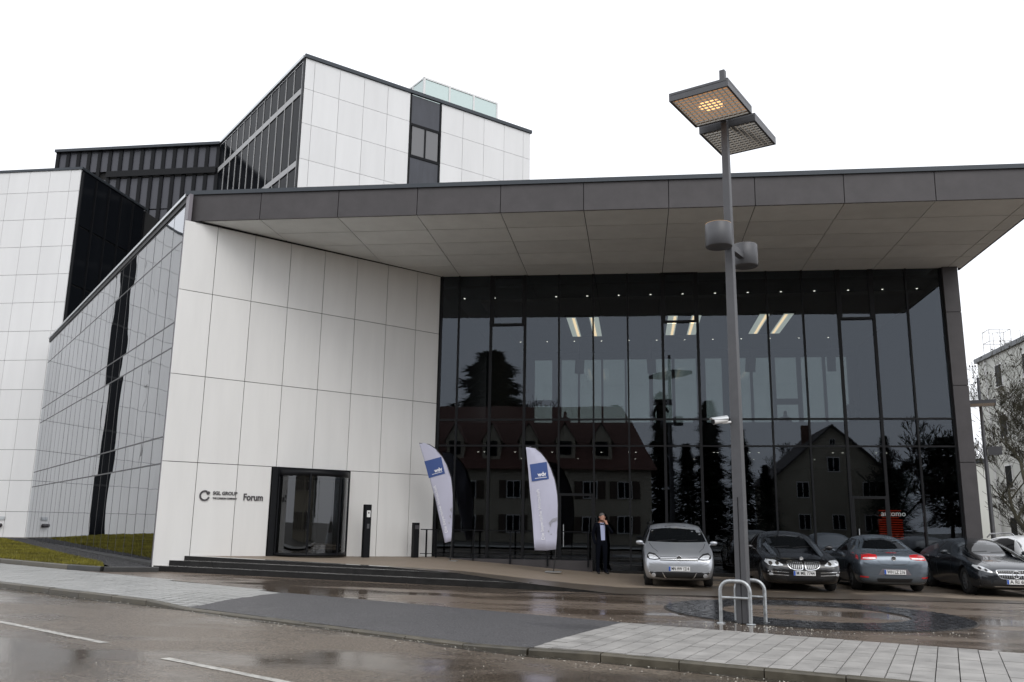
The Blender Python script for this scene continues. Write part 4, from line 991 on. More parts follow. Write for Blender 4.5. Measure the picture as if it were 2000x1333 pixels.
for i, (x, y, h, r_, lab) in enumerate(((25.5, -19, 9.5, 4.2, 'broad evergreen mirrored at the right end of the glass'), (20.5, -17.5, 6.8, 3.2, 'low evergreen mirrored above the dark estate car'), (31, -26, 11, 4.5, 'far evergreen mirrored beyond the gabled house'))):
    fir('evergreen_tree', lab, (x, y, -.5), h, r_, 50 + i, 6000, True)
# ================================================================== houses across the street (seen mirrored in the glass)
M['h_wall'] = mat('cream_render', (.42, .38, .30), .9, var=.08, scale=1)
M['h_roof'] = mat('red_brown_tiles', (.12, .055, .042), .8, var=.2, scale=2, stretch=(1, 1, 3), bump=.3, bscale=12)
M['h_roof2'] = mat('grey_brown_tiles', (.06, .05, .05), .8, var=.2, scale=2, bump=.3, bscale=12)
M['shutter'] = mat('brown_shutter', (.07, .05, .035), .7)
def house(name, label, x0, x1, y0, depth, eave, ridge, roofm, wins, dorm=(), gable=None, chim=()):
    h = tag(empty(name, ((x0 + x1) / 2, y0, 0)), label, 'house'); zb = -.9
    y1 = y0 - depth
    if gable is None:      # ridge along X
        MB().box(((x0 + x1) / 2, (y0 + y1) / 2, (zb + eave) / 2), (x1 - x0, depth, eave - zb)).build('wall', M['h_wall'], h, world=True)
        r = MB(); ym = (y0 + y1) / 2; o = .5; hip = 2.2
        v = [(x0 - o, y0 + o, eave - .15), (x1 + o, y0 + o, eave - .15), (x1 + o, y1 - o, eave - .15), (x0 - o, y1 - o, eave - .15), (x0 + hip * .2, ym, ridge), (x1 - hip, ym, ridge)]
        r.add(v, [(0, 1, 5, 4), (2, 3, 4, 5), (1, 2, 5), (3, 0, 4), (3, 2, 1, 0)])
    else:                  # gable end faces the street
        MB().box(((x0 + x1) / 2, (y0 + y1) / 2, (zb + eave) / 2), (x1 - x0, depth, eave - zb)).build('wall', M['h_wall'], h, world=True)
        gb_ = MB(); xm = (x0 + x1) / 2; gb_.add([(x0, y0, eave), (x1, y0, eave), (xm, y0, ridge - .1), (x0, y0 - .3, eave), (x1, y0 - .3, eave), (xm, y0 - .3, ridge - .1)], [(0, 1, 2)[::-1], (3, 4, 5), (0, 3, 5, 2), (1, 2, 5, 4)]); gb_.build('gable', M['h_wall'], h, world=True)
        r = MB(); o = .5
        for s, xe in ((-1, x0), (1, x1)):
            r.add([(xe + s * o, y0 + o, eave - .3), (xe + s * o, y1 - o, eave - .3), (xm, y1 - o, ridge), (xm, y0 + o, ridge), (xe + s * o, y0 + o, eave - .5), (xe + s * o, y1 - o, eave - .5), (xm, y1 - o, ridge - .2), (xm, y0 + o, ridge - .2)], [(0, 1, 2, 3), (7, 6, 5, 4), (0, 3, 7, 4), (1, 5, 6, 2), (0, 4, 5, 1)])
    ro = r.build('roof', roofm, h, world=True)
    for x, y, z in chim: MB().box((x, y, z), (.7, .6, 1.8)).build('chimney', M['h_roof'], ro)
    for x, z, w, hh, sh_ in wins:
        q = MB().box((x, y0 + .02, z), (w, .1, hh)).build('window', M['white'], h, world=True)
        for s in (-1, 1): MB().box((x + s * w * .235, y0 + .075, z), (w * .40, .03, hh * .88)).build('pane', M['fglass'], q)
        if sh_:
            for s in (-1, 1): MB().box((x + s * (w * .5 + .32), y0 + .05, z), (.58, .06, hh)).build('shutter', M['shutter'], q)
    for x, z in dorm:
        d = MB(); yw = y0 - .25; d.prism([(x - .75, yw), (x + .75, yw), (x + .75, yw - 2.6), (x - .75, yw - 2.6)], z - .4, z + 1.3)
        d.add([(x - .75, yw, z + 1.3), (x + .75, yw, z + 1.3), (x, yw, z + 2.5)], [(0, 1, 2)[::-1]]); q = d.build('dormer', M['h_wall'], h, world=True)
        rr = MB()
        for s in (-1, 1): rr.add([(x + s * .95, yw + .2, z + 1.0), (x, yw + .2, z + 2.62), (x, yw - 3.4, z + 2.62), (x + s * .95, yw - 3.4, z + 1.0)], [(0, 1, 2, 3)])
        rr.build('dormer_roof', roofm, q)
        MB().box((x, yw + .03, z + .55), (.95, .08, 1.15)).build('dormer_window', M['fglass'], q)
    return h
hA = house('shuttered_house', 'long cream house with red roof, dormers and shutters, mirrored in the left glass', -26, 1.2, -11.6, 9, 5.9, 11.4, M['h_roof'],
      [(x, z, 1.15, 1.35, True) for x in (-24, -20.4, -16.8, -13.2, -9.6, -3.6, -.9) for z in (1.5, 4.2)] + [(-6.2, z, .6, .9, False) for z in (1.2, 2.9, 4.6)],
      [(-24.2, 6.9), (-20.8, 6.9), (-17.6, 6.9), (-14.5, 6.9), (-11.5, 6.9), (-8.5, 6.9), (-5.5, 6.9), (-2.6, 6.9)])
hB = house('gabled_house', 'grey roofed house with a cream gable, mirrored in the right glass', 12.5, 23.0, -25, 13, 5.9, 10.9, M['h_roof2'],
      [(15, 2, 1.1, 1.4, False), (18, 2, 1.1, 1.4, False), (20.8, 2, 1.1, 1.4, False), (15, 4.9, 1.1, 1.4, False), (20.8, 4.9, 1.1, 1.4, False), (17.8, 7.2, 1.1, 1.4, False), (17.8, 9.2, .5, .6, False)], (), True, [(16.4, -30, 10.3)])
# ================================================================== surface patches that follow a body
def chaikin(P, n=2):
    for _ in range(n):
        Q = []
        for i in range(len(P)):
            a, b = P[i], P[(i + 1) % len(P)]
            Q += [(a[0] * .75 + b[0] * .25, a[1] * .75 + b[1] * .25), (a[0] * .25 + b[0] * .75, a[1] * .25 + b[1] * .75)]
        P = Q
    return P
def rect(a, b, c, d): return [(a, b), (c, b), (c, d), (a, d)]
def disc(x, z, r, n=16, rz=None): return [(x + r * math.cos(2 * math.pi * k / n), z + (rz or r) * math.sin(2 * math.pi * k / n)) for k in range(n)]
AX = {'F': (lambda a, b: Vector((a, -4, b)), Vector((0, 1, 0))), 'B': (lambda a, b: Vector((a, 9, b)), Vector((0, -1, 0))),
      'L': (lambda a, b: Vector((-4, a, b)), Vector((1, 0, 0))), 'R': (lambda a, b: Vector((4, a, b)), Vector((-1, 0, 0))), 'T': (lambda a, b: Vector((a, b, 5)), Vector((0, 0, -1)))}
def patch(bvh, name, ax, poly, m, par, off=.006, cuts=3, th=.02, flat=False, depth=0.0):
    bm = bmesh.new(); org, d = AX[ax]
    vs = [bm.verts.new((p[0], 0, p[1])) for p in poly]; bm.faces.new(vs)
    bmesh.ops.triangulate(bm, faces=bm.faces[:])
    if cuts: bmesh.ops.subdivide_edges(bm, edges=bm.edges[:], cuts=cuts, use_grid_fill=True)
    hits = []
    for v in bm.verts:
        o = org(v.co.x, v.co.z); h = bvh.ray_cast(o, d)
        hits.append(h[0].copy() if h[0] else bvh.find_nearest(o + d * 4)[0].copy())
    if flat:
        i = {'F': 1, 'B': 1, 'L': 0, 'R': 0, 'T': 2}[ax]; s = sum(d)
        val = min(h[i] * s for h in hits) * s
        for h in hits: h[i] = val
    for v, h in zip(bm.verts, hits): v.co = h - d * off
    bm.normal_update()
    if sum((f.normal.dot(d) for f in bm.faces)) > 0: bmesh.ops.reverse_faces(bm, faces=bm.faces[:])
    ed = [e for e in bm.edges if e.is_boundary]
    r = bmesh.ops.extrude_edge_only(bm, edges=ed)
    for g_ in r['geom']:
        if isinstance(g_, bmesh.types.BMVert): g_.co += d * (off + th)
    bmesh.ops.recalc_face_normals(bm, faces=bm.faces[:])
    for f in bm.faces: f.smooth = not flat
    me = bpy.data.meshes.new(name); bm.to_mesh(me); bm.free(); me.materials.append(m)
    if hasattr(me, 'set_sharp_from_angle'): me.set_sharp_from_angle(angle=rad(40))
    o = bpy.data.objects.new(name, me); link(o, par); return o
def eval_mesh(o):
    dg = bpy.context.evaluated_depsgraph_get(); dg.update()
    return bpy.data.meshes.new_from_object(o.evaluated_get(dg))
# ================================================================== cars
def paint(name, col, rough=.28, metal=.55): return mat(name, col, rough, metal=metal, coat=.6, var=.03, scale=3)
M['cglass'] = mat('car_glass', (.006, .007, .008), .03, spec=.6)
M['tyre'] = mat('tyre_rubber', (.013, .013, .013), .7)
M['rim'] = mat('alloy_rim', (.42, .43, .44), .3, metal=.85)
M['chrome'] = mat('chrome', (.72, .73, .74), .12, metal=1.0)
M['clamp'] = mat('headlamp_glass', (.62, .64, .66), .1, metal=.3, var=.3, scale=30)
M['trim'] = mat('black_trim', (.012, .012, .013), .5)
M['plate'] = mat('plate_white', (.75, .75, .74), .4); M['eu'] = mat('plate_blue', (.02, .09, .42), .4); M['ink'] = mat('plate_ink', (.02, .02, .02), .6)
M['red'] = mat('tail_lamp_red', (.42, .012, .016), .12, coat=.6, emit=(.5, .01, .01), estr=.12)
def ring_sec(y, zb, zt, wb, wm, zs, ws, wt):
    H = zs - zb
    h = [(0, zb), (wb * .85, zb), (wb, zb + .06), (wm, zb + .42 * H), (wm - .004, zb + .8 * H), (ws, zs), ((ws + wt) / 2 + .012, zs + (zt - zs) * .52), (wt, zt - .07 * min(1, (zt - zs) / .4) - .012), (wt * .62, zt - .014), (0, zt)]
    return [(x, y, z) for x, z in h] + [(-x, y, z) for x, z in h[-2:0:-1]]
def car(name, label, loc, rz, st, axles, wr, pm, group='cars parked in front of the forum', spokes=10, track=.76):
    c = tag(empty(name, loc, rz), label, 'car', group)
    v = []; f = []; n = 18
    for s in st: v += ring_sec(*s)
    for i in range(len(st) - 1): f += [(i * n + k, i * n + (k + 1) % n, (i + 1) * n + (k + 1) % n, (i + 1) * n + k) for k in range(n)]
    f += [tuple(range(n))[::-1], tuple((len(st) - 1) * n + k for k in range(n))]
    me = bpy.data.meshes.new('body'); me.from_pydata(v, [], f); bm = bmesh.new(); bm.from_mesh(me); bmesh.ops.recalc_face_normals(bm, faces=bm.faces[:]); bm.to_mesh(me); bm.free()
    me.materials.append(pm); me.materials.append(M['trim'])
    cr = {2: .5, 16: .5, 4: .35, 14: .35, 5: .75, 13: .75, 7: .55, 11: .55}
    at = me.attributes.new('crease_edge', 'FLOAT', 'EDGE')
    for ed in me.edges:
        i, j = ed.vertices
        if i % n == j % n and i % n in cr: at.data[ed.index].value = cr[i % n]
    t = bpy.data.objects.new('tmp', me); COL.objects.link(t)
    md = t.modifiers.new('s', 'SUBSURF'); md.levels = 2; md.render_levels = 2
    me1 = eval_mesh(t); t.modifiers.clear(); t.data = me1
    bm = bmesh.new(); bm.from_mesh(me1); bvh = BVHTree.FromBMesh(bm); bm.free()
    cut = MB()
    for y in axles:
        for s in (-1, 1):
            prof = [(.001, s * (track - .16)), (wr + .045, s * (track - .16)), (wr + .045, s * (track + .4)), (.001, s * (track + .4))]
            cut.lathe(prof, c=(0, y, wr), axis='X', n=28, smooth=False)
    cm = cut.mesh('cut', M['trim']); bm = bmesh.new(); bm.from_mesh(cm); bmesh.ops.remove_doubles(bm, verts=bm.verts[:], dist=.0005); bmesh.ops.recalc_face_normals(bm, faces=bm.faces[:]); bm.to_mesh(cm); bm.free()
    co_ = bpy.data.objects.new('cut', cm); COL.objects.link(co_)
    b = t.modifiers.new('b', 'BOOLEAN'); b.operation = 'DIFFERENCE'; b.object = co_; b.solver = 'EXACT'
    try: b.material_mode = 'TRANSFER'
    except Exception: pass
    me2 = eval_mesh(t); bpy.data.objects.remove(t); bpy.data.objects.remove(co_)
    me2.polygons.foreach_set('use_smooth', [True] * len(me2.polygons))
    if hasattr(me2, 'set_sharp_from_angle'): me2.set_sharp_from_angle(angle=rad(38))
    body = bpy.data.objects.new('body', me2); link(body, c)
    for y in axles:
        for s in (-1, 1):
            tm = MB(); w_ = .105; xo = s * track
            tm.lathe([(wr * .62, xo - w_), (wr * .93, xo - w_), (wr, xo - w_ * .7), (wr, xo + w_ * .7), (wr * .93, xo + w_), (wr * .62, xo + w_)], c=(0, y, wr), axis='X', n=28)
            wh = tm.build('wheel', M['tyre'], c)
            rm = MB(); xr = xo + s * w_ * .72
            rm.lathe([(wr * .60, xr), (wr * .645, xr + s * .015), (wr * .66, xo + s * .04)], c=(0, y, wr), axis='X', n=28)
            rm.lathe([(.001, xr), (wr * .14, xr), (wr * .16, xr - s * .03)], c=(0, y, wr), axis='X', n=14)
            for k in range(spokes):
                a = 2 * math.pi * k / spokes; rm.bar((xr - s * .012, y + .02 * math.cos(a), wr + .02 * math.sin(a)), (xr - s * .006, y + wr * .62 * math.cos(a), wr + wr * .62 * math.sin(a)), .034, .03, up=(1, 0, 0))
            rm.build('rim', M['rim'], wh)
            MB().lathe([(.001, xo - s * .02), (wr * .62, xo - s * .02)], c=(0, y, wr), axis='X', n=20).build('brake_disc', M['trim'], wh)
    return c, body, bvh
def licence(bvh, par, ax, txt, cx_, z0, z1, hw=.26):
    o = patch(bvh, 'licence_plate', ax, rect(cx_ - hw, z0, cx_ + hw, z1), M['plate'], par, .018, 2, .03, flat=True)
    y = o.data.vertices[0].co.y; sy = -1 if ax == 'F' else 1
    y = (min if ax == 'F' else max)(v.co.y for v in o.data.vertices) + sy * .003
    xd = (1, 0, 0) if ax == 'F' else (-1, 0, 0)
    x_eu = cx_ - hw + .022 if ax == 'F' else cx_ + hw - .022
    MB().box((x_eu, y, (z0 + z1) / 2), (.044, .004, z1 - z0 - .006)).build('country_strip', M['eu'], o)
    t = text_mb(txt, .115, .001, .0015); x0 = min(q[0] for q in t.v); x1 = max(q[0] for q in t.v); k = (2 * hw - .09) / (x1 - x0)
    t.v = [((q[0] - (x0 + x1) / 2) * k, q[1], q[2]) for q in t.v]
    xform(t, frame((cx_ + (.022 if ax == 'F' else -.022), y, (z0 + z1) / 2), xd, (0, 0, 1))); t.build('plate_text', M['ink'], o)
def emblem(bvh, par, ax, x, z, r, kind, y_off=.0):
    h = bvh.ray_cast(AX[ax][0](x, z), AX[ax][1]); p = h[0] - AX[ax][1] * .02
    e = MB(); n = 24
    e.lathe([(r * .86, 0), (r * .86, .012), (r, .012), (r, 0)], n=n)
    if kind == 'v':
        for a, b in (((-.42, .70), (-.12, .02)), ((-.12, .02), (.0, .02)), ((.42, .70), (.12, .02)), ((-.72, .42), (-.33, -.72)), ((-.33, -.72), (.0, -.05)), ((.72, .42), (.33, -.72)), ((.33, -.72), (.0, -.05))):
            e.bar((a[0] * r, a[1] * r, .006), (b[0] * r, b[1] * r, .006), r * .16, .01)
    elif kind == 'star':
        for k in range(3):
            a = rad(90 + 120 * k); e.bar((0, 0, .006), (r * .9 * math.cos(a), r * .9 * math.sin(a), .006), r * .13, .012)
    elif kind == 'round':
        e.lathe([(.001, .006), (r * .85, .006)], n=n)
    xform(e, frame(p, (1, 0, 0) if ax == 'F' else (-1, 0, 0), (0, 0, 1))); o = e.build('emblem', M['chrome'], par)
    if kind == 'v':
        d = MB().lathe([(.001, .002), (r * .9, .002)], n=n); xform(d, frame(p, (1, 0, 0) if ax == 'F' else (-1, 0, 0), (0, 0, 1))); d.build('emblem_disc', M['trim'], o)
def mirrors(c, m, x, y, z, sx=.1, sy=.05, sz=.065, sides=(-1, 1)):
    for s in sides:
        q = MB(); q.lathe([(.001, -1), (.45, -.92), (.8, -.6), (1, -.1), (.98, .25), (.75, .62), (.4, .78), (.001, .82)], n=14)
        q.v = [(s * x + a * sx, y + b * sy + .02, z + cc * sz) for a, b, cc in q.v]; q.tube([(s * (x - sx * .6), y + .02, z - sz * .5), (s * (x - sx * 1.5), y + .04, z - sz * 1.0)], .022, 8)
        q.build('wing_mirror', m, c)
def sym(P): return [(-a, b) for a, b in P][::-1]
GZ = lambda x: G(x)
def seams(bvh, c, hood, doors, belt, sill=.32, pill=()):
    for sd in (1, -1):
        S = (lambda P: P if sd > 0 else sym(P)); A = 'L' if sd > 0 else 'R'
        h = hood; w_ = .006
        patch(bvh, 'bonnet_seam', 'T', S([(-x - w_, y) for x, y in h] + [(-x + w_, y) for x, y in h[::-1]]), M['trim'], c, .003, 2, .004)
        for y in doors: patch(bvh, 'door_seam', A, [(y - .005, sill), (y + .005, sill), (y + .005, belt), (y - .005, belt)], M['trim'], c, .003, 4, .004)
        for y0, z0, y1, z1 in pill: patch(bvh, 'pillar_trim', A, [(y0 - .03, z0), (y0 + .03, z0), (y1 + .03, z1), (y1 - .03, z1)], M['trim'], c, .012, 2, .01)
def wipers(bvh, c, z, hw):
    for x0, x1 in ((-hw * .75, -hw * .05), (hw * .05, hw * .78)): patch(bvh, 'wiper', 'F', [(x0, z), (x1, z + .035), (x1, z + .047), (x0, z + .014)], M['trim'], c, .018, 3, .012)
# ---- silver compact van, nose to the camera
pS = paint('silver_paint', (.44, .46, .49), .3, .6)
ST = [(0.00, .33, .62, .62, .72, .52, .68, .52), (.05, .24, .74, .72, .82, .66, .79, .64), (.20, .17, .86, .79, .88, .79, .85, .74), (.50, .16, .97, .81, .89, .90, .865, .77), (.88, .16, 1.06, .81, .89, .96, .865, .77), (1.06, .16, 1.13, .81, .89, .98, .86, .76),
      (1.45, .16, 1.36, .81, .89, 1.0, .85, .715), (1.85, .16, 1.55, .81, .89, 1.01, .845, .675), (2.4, .16, 1.61, .81, .89, 1.02, .84, .66), (3.2, .16, 1.605, .81, .89, 1.03, .83, .65), (3.75, .16, 1.55, .81, .88, 1.04, .82, .63), (4.02, .2, 1.34, .79, .86, 1.02, .80, .62), (4.14, .26, 1.05, .74, .82, .92, .76, .6), (4.2, .36, .82, .62, .7, .72, .64, .5)]
c, bd, bv = car('silver_compact_van', 'silver compact van parked nose first to the street beside the lamp pole', (1.05, 22.78, GZ(1.05)), 0, ST, (.87, 3.45), .315, pS)
patch(bv, 'windscreen', 'F', [(-.76, 1.11), (-.68, 1.41), (-.62, 1.50), (0, 1.53), (.62, 1.50), (.68, 1.41), (.76, 1.11), (0, 1.095)], M['cglass'], c, .008, 4)
for sd in (1, -1):
    H = [(-.79, .80), (-.74, .86), (-.60, .83), (-.47, .72), (-.475, .69), (-.60, .675), (-.74, .69), (-.80, .73)]
    hh = patch(bv, 'headlight', 'F', H if sd > 0 else sym(H), M['trim'], c, .008, 3)
    H2 = [(-.77, .79), (-.72, .815), (-.60, .79), (-.50, .71), (-.60, .695), (-.73, .705)]
    patch(bv, 'lamp_glass', 'F', H2 if sd > 0 else sym(H2), M['clamp'], hh, .022, 2)
    patch(bv, 'side_window', 'L' if sd > 0 else 'R', [(1.3, 1.06), (1.75, 1.42), (2.1, 1.50), (3.3, 1.50), (3.75, 1.38), (3.8, 1.09)], M['cglass'], c, .006, 4)
    fl = patch(bv, 'fog_lamp', 'F', disc(-.64 * sd, .30, .055), M['clamp'], c, .03, 1)
    MB().tube([(sd * .66, 2.0, 1.575), (sd * .66, 2.15, 1.64), (sd * .65, 3.3, 1.64), (sd * .64, 3.45, 1.585)], .018, 8).build('roof_rail', M['trim'], c)
gr = patch(bv, 'grille', 'F', rect(-.47, .665, .47, .755), M['trim'], c, .010, 4)
for z in (.695, .73): patch(bv, 'grille_bar', 'F', rect(-.465, z - .007, .465, z + .007), M['chrome'], gr, .02, 4)
lo = patch(bv, 'lower_intake', 'F', [(-.74, .385), (.74, .385), (.66, .25), (.30, .225), (-.30, .225), (-.66, .25)], M['trim'], c, .008, 4)
for sd in (-1, 1): patch(bv, 'chrome_trim', 'F', (lambda P: P if sd > 0 else sym(P))([(.76, .39), (.745, .385), (.66, .27), (.62, .235), (.68, .25), (.74, .33)]), M['chrome'], lo, .018, 2); 
for sd in (-1, 1): patch(bv, 'chrome_trim', 'F', (lambda P: P if sd > 0 else sym(P))([(.41, .37), (.43, .37), (.37, .25), (.33, .225), (.30, .225), (.345, .255)]), M['chrome'], lo, .018, 2)
emblem(bv, c, 'F', 0, .71, .072, 'v'); licence(bv, c, 'F', 'MN HW 1214', .0, .41, .52)
mirrors(c, pS, .97, 1.28, 1.08); seams(bv, c, [(.52, .28), (.64, .55), (.72, .98)], (1.3, 2.35, 3.2), 1.0, pill=((2.35, 1.04, 2.37, 1.45),)); wipers(bv, c, 1.12, .7)
# ---- black saloon, nose to the camera
pB = paint('black_paint', (.004, .004, .005), .25, .0)
ST = [(0.00, .34, .60, .62, .72, .50, .68, .50), (.06, .24, .70, .74, .84, .62, .80, .62), (.25, .17, .80, .84, .93, .72, .89, .76), (.6, .16, .88, .87, .95, .80, .91, .80), (1.1, .16, .95, .87, .935, .87, .91, .78), (1.45, .16, 1.00, .87, .935, .91, .90, .76),
      (1.85, .16, 1.22, .87, .935, .94, .88, .66), (2.3, .16, 1.42, .87, .935, .95, .87, .60), (2.8, .16, 1.475, .87, .935, .96, .86, .585), (3.4, .16, 1.45, .87, .935, .97, .86, .57), (3.9, .16, 1.27, .87, .935, .98, .86, .58), (4.3, .16, 1.09, .87, .95, .98, .86, .66), (4.8, .2, 1.03, .84, .92, .95, .84, .68), (5.0, .26, .92, .78, .86, .85, .78, .62), (5.07, .38, .78, .66, .74, .70, .68, .5)]
c, bd, bv = car('black_saloon', 'black saloon parked nose first behind the lamp pole', (4.07, 22.75, GZ(4.07)), rad(1.5), ST, (.92, 3.99), .345, pB, track=.80)
patch(bv, 'windscreen', 'F', [(-.76, 1.03), (-.62, 1.32), (-.54, 1.395), (0, 1.41), (.54, 1.395), (.62, 1.32), (.76, 1.03), (0, 1.01)], M['cglass'], c, .006, 4)
for sd in (1, -1):
    S = (lambda P: P if sd > 0 else sym(P))
    patch(bv, 'chrome_strip', 'F', S([(-.80, 1.02), (-.66, 1.31), (-.57, 1.41), (-.55, 1.40), (-.63, 1.31), (-.775, 1.02)]), M['chrome'], c, .010, 2)
    H = [(-.90, .72), (-.86, .78), (-.66, .76), (-.50, .66), (-.50, .63), (-.70, .62), (-.84, .645)]
    hl = patch(bv, 'headlight', 'F', S(H), M['clamp'], c, .01, 3)
    for x in (-.78, -.63): patch(bv, 'lamp_ring', 'F', disc(x * sd, .69, .045, 12), M['chrome'], hl, .018, 1)
    K = chaikin([(-.42, .715), (-.36, .75), (-.06, .75), (-.02, .70), (-.02, .57), (-.05, .525), (-.22, .525), (-.36, .58)], 1)
    k = patch(bv, 'kidney_grille', 'F', S(K), M['chrome'], c, .012, 2)
    cx0 = sum(p[0] for p in K) / len(K); cz0 = sum(p[1] for p in K) / len(K)
    patch(bv, 'grille_opening', 'F', S([(cx0 + (a - cx0) * .90, cz0 + (b - cz0) * .84) for a, b in K]), M['trim'], k, .017, 2)
    for i in range(8):
        x = -.37 + .045 * i; patch(bv, 'grille_slat', 'F', S(rect(x, .56 if i > 2 else .63 - i * .02, x + .011, .725)), M['rim'], k, .022, 1)
    for z in (.475, .405): patch(bv, 'chrome_bar', 'F', S([(-.86, z + .01), (-.86, z + .028), (-.38, z + .004), (-.38, z - .014)]), M['chrome'], c, .02, 3)
    patch(bv, 'fog_lamp', 'F', S(rect(-.83, .40, -.75, .455)), M['clamp'], c, .024, 1)
    patch(bv, 'side_window', 'L' if sd > 0 else 'R', [(1.9, 1.02), (2.3, 1.29), (2.7, 1.37), (3.3, 1.36), (3.8, 1.17), (3.95, 1.04)], M['cglass'], c, .006, 4)
patch(bv, 'lower_intake', 'F', [(-.84, .37), (.84, .37), (.76, .27), (-.76, .27)], M['trim'], c, .008, 3)
emblem(bv, c, 'F', 0, .80, .042, 'round'); licence(bv, c, 'F', 'M ME 7744', .0, .40, .51)
mirrors(c, pB, 1.03, 1.78, 1.04); seams(bv, c, [(.50, .3), (.66, .7), (.74, 1.4)], (1.75, 2.9, 3.9), .95, pill=((2.95, 1.0, 2.95, 1.37),)); wipers(bv, c, 1.035, .7)
# ---- blue grey coupe, tail to the camera
pE = paint('blue_grey_paint', (.125, .150, .178), .25, .6)
ST = [(0.00, .33, .60, .60, .70, .52, .66, .48), (.06, .24, .70, .70, .82, .62, .78, .58), (.25, .17, .79, .80, .88, .72, .845, .72), (.6, .16, .87, .82, .90, .80, .86, .74), (1.15, .16, .95, .82, .90, .88, .85, .72), (1.7, .16, 1.22, .82, .90, .92, .83, .62), (2.1, .16, 1.39, .82, .90, .93, .82, .56),
      (2.5, .16, 1.445, .82, .90, .94, .82, .545), (2.95, .16, 1.40, .82, .90, .95, .815, .545), (3.35, .16, 1.22, .82, .90, .96, .815, .57), (3.62, .16, 1.04, .82, .90, .935, .82, .66), (3.95, .16, 1.01, .82, .90, .93, .82, .68), (4.22, .18, .985, .80, .875, .90, .80, .66), (4.33, .26, .90, .74, .835, .82, .77, .62), (4.39, .36, .74, .64, .74, .68, .70, .5)]
c, bd, bv = car('blue_grey_coupe', 'blue grey coupe parked tail to the street with red tail lamps', (6.48, 28.22, GZ(6.48)), math.pi, ST, (.9, 3.48), .325, pE, spokes=7)
patch(bv, 'rear_window', 'B', [(-.64, 1.075), (-.50, 1.30), (0, 1.335), (.50, 1.30), (.64, 1.075), (0, 1.06)], M['cglass'], c, .006, 4)
for sd in (1, -1):
    S = (lambda P: P if sd > 0 else sym(P))
    T = [(.83, .93), (.80, .965), (.60, .955), (.41, .93), (.39, .88), (.42, .825), (.60, .80), (.84, .80), (.86, .85)]
    tl = patch(bv, 'tail_lamp', 'B', S(T), M['red'], c, .012, 3)
    patch(bv, 'lamp_strip', 'B', S(rect(.44, .832, .84, .852)), M['clamp'], tl, .02, 3); patch(bv, 'lamp_gap', 'B', S(rect(.598, .80, .606, .955)), M['trim'], tl, .02, 2)
    patch(bv, 'reflector', 'B', S([(.82, .40), (.64, .385), (.64, .355), (.82, .36)]), M['red'], c, .014, 2)
    patch(bv, 'side_window', 'L' if sd > 0 else 'R', [(1.6, .99), (2.1, 1.26), (2.5, 1.335), (2.95, 1.29), (3.25, 1.14), (3.3, 1.0)], M['cglass'], c, .006, 4)
    patch(bv, 'door_handle', 'L' if sd > 0 else 'R', rect(2.55, .83, 2.75, .855), M['chrome'], c, .02, 1)
patch(bv, 'boot_seam', 'B', [(-.40, .80), (-.33, .705), (-.25, .68), (.25, .68), (.33, .705), (.40, .80), (.395, .80), (.325, .712), (.25, .688), (-.25, .688), (-.325, .712), (-.395, .80)], M['trim'], c, .004, 2)
patch(bv, 'boot_light', 'B', rect(-.13, .972, .13, .984), M['red'], c, .01, 2)
patch(bv, 'lower_valance', 'B', [(-.80, .345), (.80, .345), (.72, .25), (-.72, .25)], M['trim'], c, .006, 3)
patch(bv, 'plate_recess', 'B', [(-.30, .585), (.30, .585), (.40, .435), (-.40, .435)], M['post'], c, .004, 2)
emblem(bv, c, 'B', 0, .845, .058, 'v'); licence(bv, c, 'B', 'WH LZ 216', .0, .45, .56)
mirrors(c, pE, 1.0, 1.62, 1.02); seams(bv, c, [(.5, .3), (.66, 1.1)], (1.6, 2.95), .94)
# ---- dark estate, nose to the camera
pM = paint('anthracite_paint', (.018, .022, .028), .2, .5)
ST = [(0.00, .30, .58, .60, .72, .48, .66, .46), (.06, .22, .67, .74, .84, .60, .78, .60), (.28, .16, .77, .84, .92, .72, .88, .74), (.7, .15, .86, .86, .94, .82, .90, .78), (1.2, .15, .94, .86, .94, .88, .90, .76), (1.5, .15, .99, .86, .94, .91, .89, .74), (1.9, .15, 1.20, .86, .94, .94, .87, .64),
      (2.35, .15, 1.365, .86, .94, .96, .86, .58), (2.9, .15, 1.42, .86, .94, .97, .85, .56), (3.6, .15, 1.40, .86, .94, .98, .84, .55), (4.3, .15, 1.30, .86, .93, .99, .82, .54), (4.65, .18, 1.12, .82, .90, .97, .80, .55), (4.85, .25, .98, .76, .84, .88, .76, .56), (4.95, .36, .78, .64, .72, .68, .64, .45)]
c, bd, bv = car('dark_estate_car', 'dark grey low estate car parked nose first near the right edge', (9.24, 23.55, GZ(9.24)), 0, ST, (.9, 3.78), .345, pM, track=.79, spokes=10)
patch(bv, 'windscreen', 'F', [(-.75, 1.02), (-.62, 1.28), (-.53, 1.345), (0, 1.355), (.53, 1.345), (.62, 1.28), (.75, 1.02), (0, 1.0)], M['cglass'], c, .006, 4)
